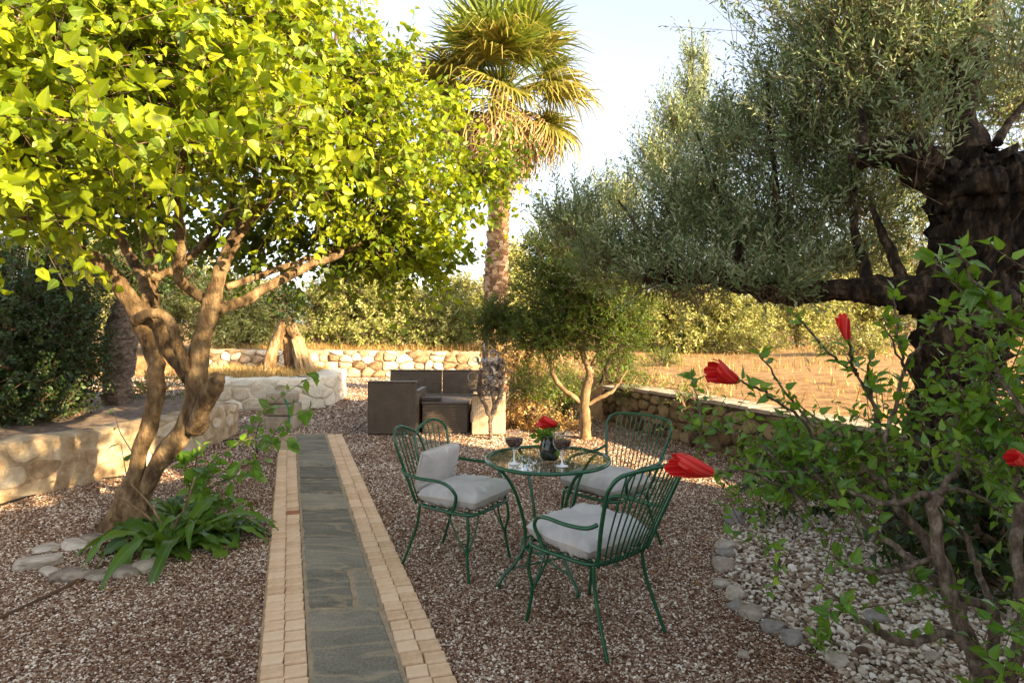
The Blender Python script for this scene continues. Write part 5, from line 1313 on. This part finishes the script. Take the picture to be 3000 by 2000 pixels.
def flower(root, base, axis, ln, r, name='flower', open_=.6, n=9):
    """furled hanging flower: overlapping twisted petals round an axis"""
    base = np.array(base, float); ax = norm(np.array(axis, float)); u = norm(np.cross(ax, [.2, .3, .9])); v = np.cross(ax, u)
    off = np.array(root.location)
    cal = MB().tube([base - ax * ln * .16 - off, base - ax * ln * .04 - off, base + ax * ln * .14 - off], [r * .18, r * .42, r * .46], 8).build(name, M['green_stem'], root)
    for k in range(n):
        V = []; Fc = []; a0 = k * 2 * math.pi / n; hw = .52; lk = R.uniform(.82, 1.12); fl_ = R.uniform(-.1, .5)
        for j in range(8):
            t = j / 7; rr_ = r * (.42 + .55 * math.sin(min(1, t * 1.1) * 1.5) * (.75 + open_ * t * .5)); tw = 1.1 * t; rr_ *= 1 + fl_ * max(0, t - .6)
            for q in (-1, -.5, 0, .5, 1):
                a = a0 + tw + q * hw * (1 - .22 * t); rj = rr_ * (1 + .09 * q) * (1 + .10 * noise.noise(Vector((k * 3, t * 7, q * 4))))
                V.append(base + ax * (ln * lk * t * (1 - .10 * q * q) + (ln * .05 * noise.noise(Vector((k, q * 3, t * 3))) if t > .7 else 0)) + u * rj * math.cos(a) + v * rj * math.sin(a) - off)
            if j:
                b = (j - 1) * 5
                for q in range(4): Fc.append((b + q, b + q + 1, b + q + 6, b + q + 5))
        np_mesh('petal', np.array(V), np.array(Fc), M['petal'], cal, tint=list(np.clip(np.tile(R.uniform(.1, .7) + np.array([.0, .28, -.12, .2]), len(Fc) // 4), 0, 1)), smooth=True)
    return cal


fl = empty('cut_flower', tuple(cb), 'red hanging flower with leaf sprig in the dark vase', 'flower')
rod_ = lambda pts, r: MB().tube([np.array(p) - cb for p in smooth_path(pts, 5)], r, 6).build('stem', M['green_stem'], fl)
rod_([cb - np.array([0, 0, .03]), cb + np.array([.01, 0, .06]), cb + np.array([.05, 0, .10])], .004)
flower(fl, cb + np.array([.045, -.01, .092]), (-.9, -.15, .18), .115, .034)
Lf = []
n = 70; d = norm(G.normal(size=(n, 3)) + np.array([-.25, 0, .4])); Lf = dict(pos=cb + d * G.uniform(.02, .10, n)[:, None] * np.array([1, 1, .7]), dir=norm(d + G.normal(size=(n, 3)) * .4), nrm=norm(G.normal(size=(n, 3)) + np.array([0, -.3, .8])), size=G.uniform(.03, .06, n), tint=G.uniform(0, .8, n))
leaf_objects(Lf, range(n), T_BROAD, F_BROAD, M['shrub_leaf'], fl, MID_BROAD, .7)

# ------------------------------------------------------------------ flowering shrub in the foreground
hbse = np.array([1.66, 2.15, 0.0])
hib = empty('flowering_shrub', tuple(hbse), 'leafy shrub with grey brown stems and hanging red flowers at the right foreground', 'shrub')
H = lambda pts, rad, f=c5, **k: branch([f(*p) if len(p) == 3 and not isinstance(p, np.ndarray) else p for p in pts], [q * .92 for q in rad], M['shrub_bark'], hib, name='stem', rough=.22, seg=9, **k)
g0 = lambda dx, dy: hbse + np.array([dx, dy, -.02])
stems = [
    ([g0(-.02, .12), (1900, 1560, 2.3), (1790, 1220, 2.3), (1700, 930, 2.3), (1645, 700, 2.3), (1640, 490, 2.3)], [.034, .032, .030, .027, .025, .022]),
    ([(1640, 500, 2.3), (1560, 490, 2.3), (1480, 525, 2.35), (1330, 530, 2.4), (1180, 475, 2.5), (1080, 425, 2.6), (960, 370, 2.7), (850, 300, 2.8)], [.016, .014, .013, .012, .010, .009, .007, .004]),
    ([(1640, 490, 2.3), (1720, 405, 2.3), (1780, 330, 2.35), (1760, 220, 2.4), (1720, 120, 2.5)], [.018, .013, .011, .008, .004]),
    ([g0(.06, .1), (1990, 1500, 2.2), (1840, 1370, 2.2), (1690, 1290, 2.2), (1500, 1330, 2.15), (1320, 1280, 2.1), (1200, 1180, 2.1), (1060, 1070, 2.1)], [.026, .022, .020, .018, .015, .013, .010, .006]),
    ([g0(.1, .2), (1990, 1220, 2.35), (1780, 1070, 2.35), (1600, 950, 2.35), (1450, 810, 2.4), (1280, 680, 2.5), (1150, 560, 2.55), (1000, 430, 2.65), (860, 320, 2.75), (700, 215, 2.9)], [.026, .022, .020, .018, .016, .014, .012, .010, .008, .004]),
    ([(1740, 1000, 2.4), (1600, 750, 2.5), (1440, 580, 2.5), (1380, 450, 2.55), (1250, 340, 2.6), (1130, 190, 2.7), (980, 60, 2.8), (850, -30, 2.9)], [.024, .022, .019, .014, .012, .010, .008, .004]),
    ([(2010, 1230, 2.4), (1900, 950, 2.45), (1810, 720, 2.5), (1690, 610, 2.5), (1580, 560, 2.5)], [.016, .014, .011, .008, .005]),
    ([g0(.2, .2), (2150, 1200, 2.3), (2110, 800, 2.3), (2130, 500, 2.35), (2060, 220, 2.4), (1980, 0, 2.5)], [.028, .025, .022, .018, .013, .006]),
    ([(1640, 520, 2.35), (1730, 460, 2.35), (1850, 480, 2.35), (2000, 560, 2.4), (2150, 660, 2.4)], [.010, .009, .009, .008, .006]),
    ([(1660, 840, 2.3), (1500, 900, 2.2), (1300, 930, 2.15), (1120, 880, 2.1), (1000, 800, 2.1)], [.010, .009, .008, .006, .003]),
    ([(1480, 860, 2.4), (1520, 950, 2.3), (1570, 1010, 2.3)], [.012, .009, .005]),
    ([(900, 520, 2.6), (760, 440, 2.6), (600, 360, 2.45), (470, 350, 2.3), (390, 362, 2.2)], [.007, .006, .005, .005, .004]),
    ([(1040, 430, 2.6), (960, 380, 2.6), (830, 355, 2.6), (620, 345, 2.6)], [.007, .006, .005, .003]),
    ([(930, 600, 2.5), (820, 450, 2.6), (700, 250, 2.7), (520, 140, 2.9), (300, 90, 3.0)], [.006, .006, .005, .004, .003]),
]
for p, r in stems: H(p, r)
up = [
    ([(1470, 1490, 2.5), (1540, 1270, 2.5), (1620, 1000, 2.45), (1700, 880, 2.4), (1780, 760, 2.35), (1870, 630, 2.3)], [.009, .008, .007, .006, .005, .004]),
    ([(1460, 1480, 2.6), (1400, 1220, 2.6), (1370, 1090, 2.55), (1390, 920, 2.5)], [.008, .007, .006, .003]),
    ([(1450, 1440, 2.6), (1380, 1200, 2.6), (1300, 1060, 2.55), (1170, 960, 2.5), (1050, 840, 2.45), (920, 680, 2.4)], [.008, .007, .006, .006, .005, .004]),
    ([(1300, 1060, 2.55), (1275, 1010, 2.45), (1262, 930, 2.3), (1248, 850, 2.2)], [.006, .006, .006, .005]),
    ([(1060, 1490, 2.6), (930, 1320, 2.55), (780, 1210, 2.4), (650, 1135, 2.25), (560, 1098, 2.2)], [.008, .007, .006, .005, .004]),
    ([(2420, 830, 1.9), (2340, 795, 1.9), (2200, 690, 1.9), (2080, 530, 1.9), (1980, 360, 1.9), (1920, 250, 1.9)], [.009, .008, .007, .006, .005, .003]),
    ([(2340, 790, 1.95), (2150, 640, 1.95), (1990, 560, 1.95), (1880, 440, 1.95), (1780, 330, 2.0)], [.007, .006, .005, .004, .003]),
    ([(1600, 1010, 2.45), (1560, 800, 2.4), (1545, 640, 2.4), (1540, 520, 2.4)], [.006, .005, .004, .003]),
    ([(1600, 1000, 2.45), (1500, 800, 2.4), (1470, 690, 2.4)], [.005, .004, .003]),
    ([(1040, 1400, 2.6), (860, 1180, 2.6), (740, 990, 2.55), (690, 930, 2.5)], [.006, .005, .004, .003]),
    ([(340, 1390, 2.9), (290, 1150, 2.9), (262, 1040, 2.9)], [.004, .003, .002]),
    ([(2360, 1300, 2.1), (2250, 1150, 2.15), (2180, 1000, 2.2), (2120, 880, 2.2)], [.008, .007, .005, .003]),
    ([(1900, 1480, 2.4), (1960, 1250, 2.4), (2060, 1100, 2.4), (2150, 1000, 2.4)], [.008, .007, .005, .003]),
]
for p, r in up: H(p, r, c6)
HL_ = []


def along(pts, f, k, size, t0=.25, tint=(.2, .9), upw=.2, spread=1.0):
    P = np.array(smooth_path([f(*p) if not isinstance(p, np.ndarray) else p for p in pts], 8)); m = len(P)
    t = np.sort(G.uniform(t0, 1, k)); i = np.minimum((t * (m - 1)).astype(int), m - 2)
    pos = P[i] + (P[i + 1] - P[i]) * (t * (m - 1) - i)[:, None]; ax = norm(P[i + 1] - P[i]); rnd = norm(G.normal(size=(k, 3)))
    d = norm(ax * .45 + rnd * spread + np.array([0, 0, upw]))
    HL_.append(dict(pos=pos + d * .012, dir=d, nrm=norm(np.array([.25, -.35, .7]) + G.normal(size=(k, 3)) * .45), size=size * G.uniform(.55, 1.2, k), tint=G.uniform(*tint, k)))


for p, r in up: along(p, c6, 17, .052, .12, (.35, 1), .35)
along(up[5][0], c6, 34, .062, .2, (.45, 1), .3); along(up[6][0], c6, 22, .055, .2, (.5, 1), .4); along(up[0][0], c6, 12, .05, .6, (.6, 1), .6)
for p, r in stems[1:]: along(p, c5, 12, .050, .45, (.1, .8), -.05)
SHL = [(c5(700, 250, 2.75), (.24, .2, .14), 1), (c5(1000, 260, 2.7), (.32, .25, .18), 1), (c5(1300, 300, 2.65), (.3, .25, .2), 1), (c5(1550, 150, 2.6), (.28, .25, .22), .8), (c5(1900, 150, 2.4), (.3, .25, .3), 1), (c5(2100, 120, 2.2), (.22, .2, .3), 1),
       (c6(2200, 1100, 2.3), (.26, .22, .26), 1), (c6(2280, 650, 2.0), (.14, .15, .16), 1), (c5(850, 480, 2.7), (.26, .2, .10), .8), (c5(1100, 650, 2.4), (.10, .08, .14), 1.1), (c5(300, 130, 3.1), (.25, .2, .10), .8), (c5(2000, 1350, 2.1), (.22, .2, .16), .5), (c5(2050, 1550, 2.0), (.2, .15, .1), .8),
       (c5(760, 800, 2.6), (.10, .1, .05), 1.2), (c5(1090, 1150, 2.1), (.03, .04, .10), 2.0), (c5(2050, 700, 2.6), (.25, .2, .3), .35), (c5(600, 600, 2.9), (.12, .1, .05), 1.0)]
Lh, Ah, Bh = twigs(SHL, 205, .17, 6, .05, up=.45, droop=.15, shell=.1, nr=.5, flat=.55, tint=(.1, .85))
Lh = cat(HL_ + [Lh])
ih = nearest_idx(Lh, 300); leaf_objects(Lh, ih, T_BROAD, F_BROAD, M['shrub_leaf'], hib, MID_BROAD, .82)
rest = np.setdiff1d(np.arange(len(Lh['size'])), ih)
tag(leaf_mesh('foliage', shift(sub(Lh, rest), hbse), T_BROAD, F_BROAD, M['shrub_leaf'], hib, MID_BROAD, .82), kind='stuff')
twig_mesh(Ah - hbse, Bh - hbse, .0028, M['twig'], hib)
ax = lambda a, b: norm(b - a)
flower(hib, c6(545, 1095, 2.2), ax(c6(545, 1095, 2.2), c6(330, 1010, 2.15)), .115, .038)
flower(hib, c6(1248, 840, 2.2), ax(c6(1248, 840, 2.2), c6(1205, 690, 2.2)), .085, .023, open_=.15)
flower(hib, c5(360, 358, 2.2), ax(c5(360, 358, 2.2), c5(110, 300, 2.15)), .155, .040)
flower(hib, c5(2175, 310, 2.0), ax(c5(2175, 310, 2.0), c5(2110, 280, 2.0)), .06, .026)

ub = np.array([2.75, 3.55, 0])  # dark foliage added where only shade and soil lie behind the flowering shrub
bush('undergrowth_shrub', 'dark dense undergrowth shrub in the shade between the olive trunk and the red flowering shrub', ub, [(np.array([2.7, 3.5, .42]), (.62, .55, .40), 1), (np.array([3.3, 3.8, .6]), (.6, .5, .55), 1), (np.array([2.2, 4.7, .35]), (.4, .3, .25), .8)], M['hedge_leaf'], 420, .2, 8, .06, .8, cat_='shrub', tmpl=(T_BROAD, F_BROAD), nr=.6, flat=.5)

# low leafy weeds
for lab, x, y, sc in (('small green weed sprig at the near edge of the white pebbles', 2405, 1920, 1.0), ('low green weed beside the grey round edging stone', 2225, 1515, .9)):
    b = Ng(x * .784, y * .784); root = empty('weed', tuple(b), lab, 'plant', 'weeds in the pebble bed'); n = 34
    d = norm(G.normal(size=(n, 3)) * np.array([.7, .7, .4]) + np.array([0, 0, .5])); pz = G.uniform(0, .13, n) * sc
    Lw = dict(pos=b + np.column_stack([G.normal(0, .022, n), G.normal(0, .03, n), pz]), dir=d, nrm=norm(G.normal(size=(n, 3)) * .6 + np.array([0, -.2, .6])), size=sc * G.uniform(.02, .042, n), tint=G.uniform(.3, 1, n))
    leaf_objects(Lw, range(n), T_BROAD, F_BROAD, M['shrub_leaf'], root, MID_BROAD, .8)
    for k in range(3): MB().tube([(0, 0, 0), (R.uniform(-.02, .02), R.uniform(-.02, .02), .12 * sc)], .003, 5).build('stem', M['green_stem'], root)
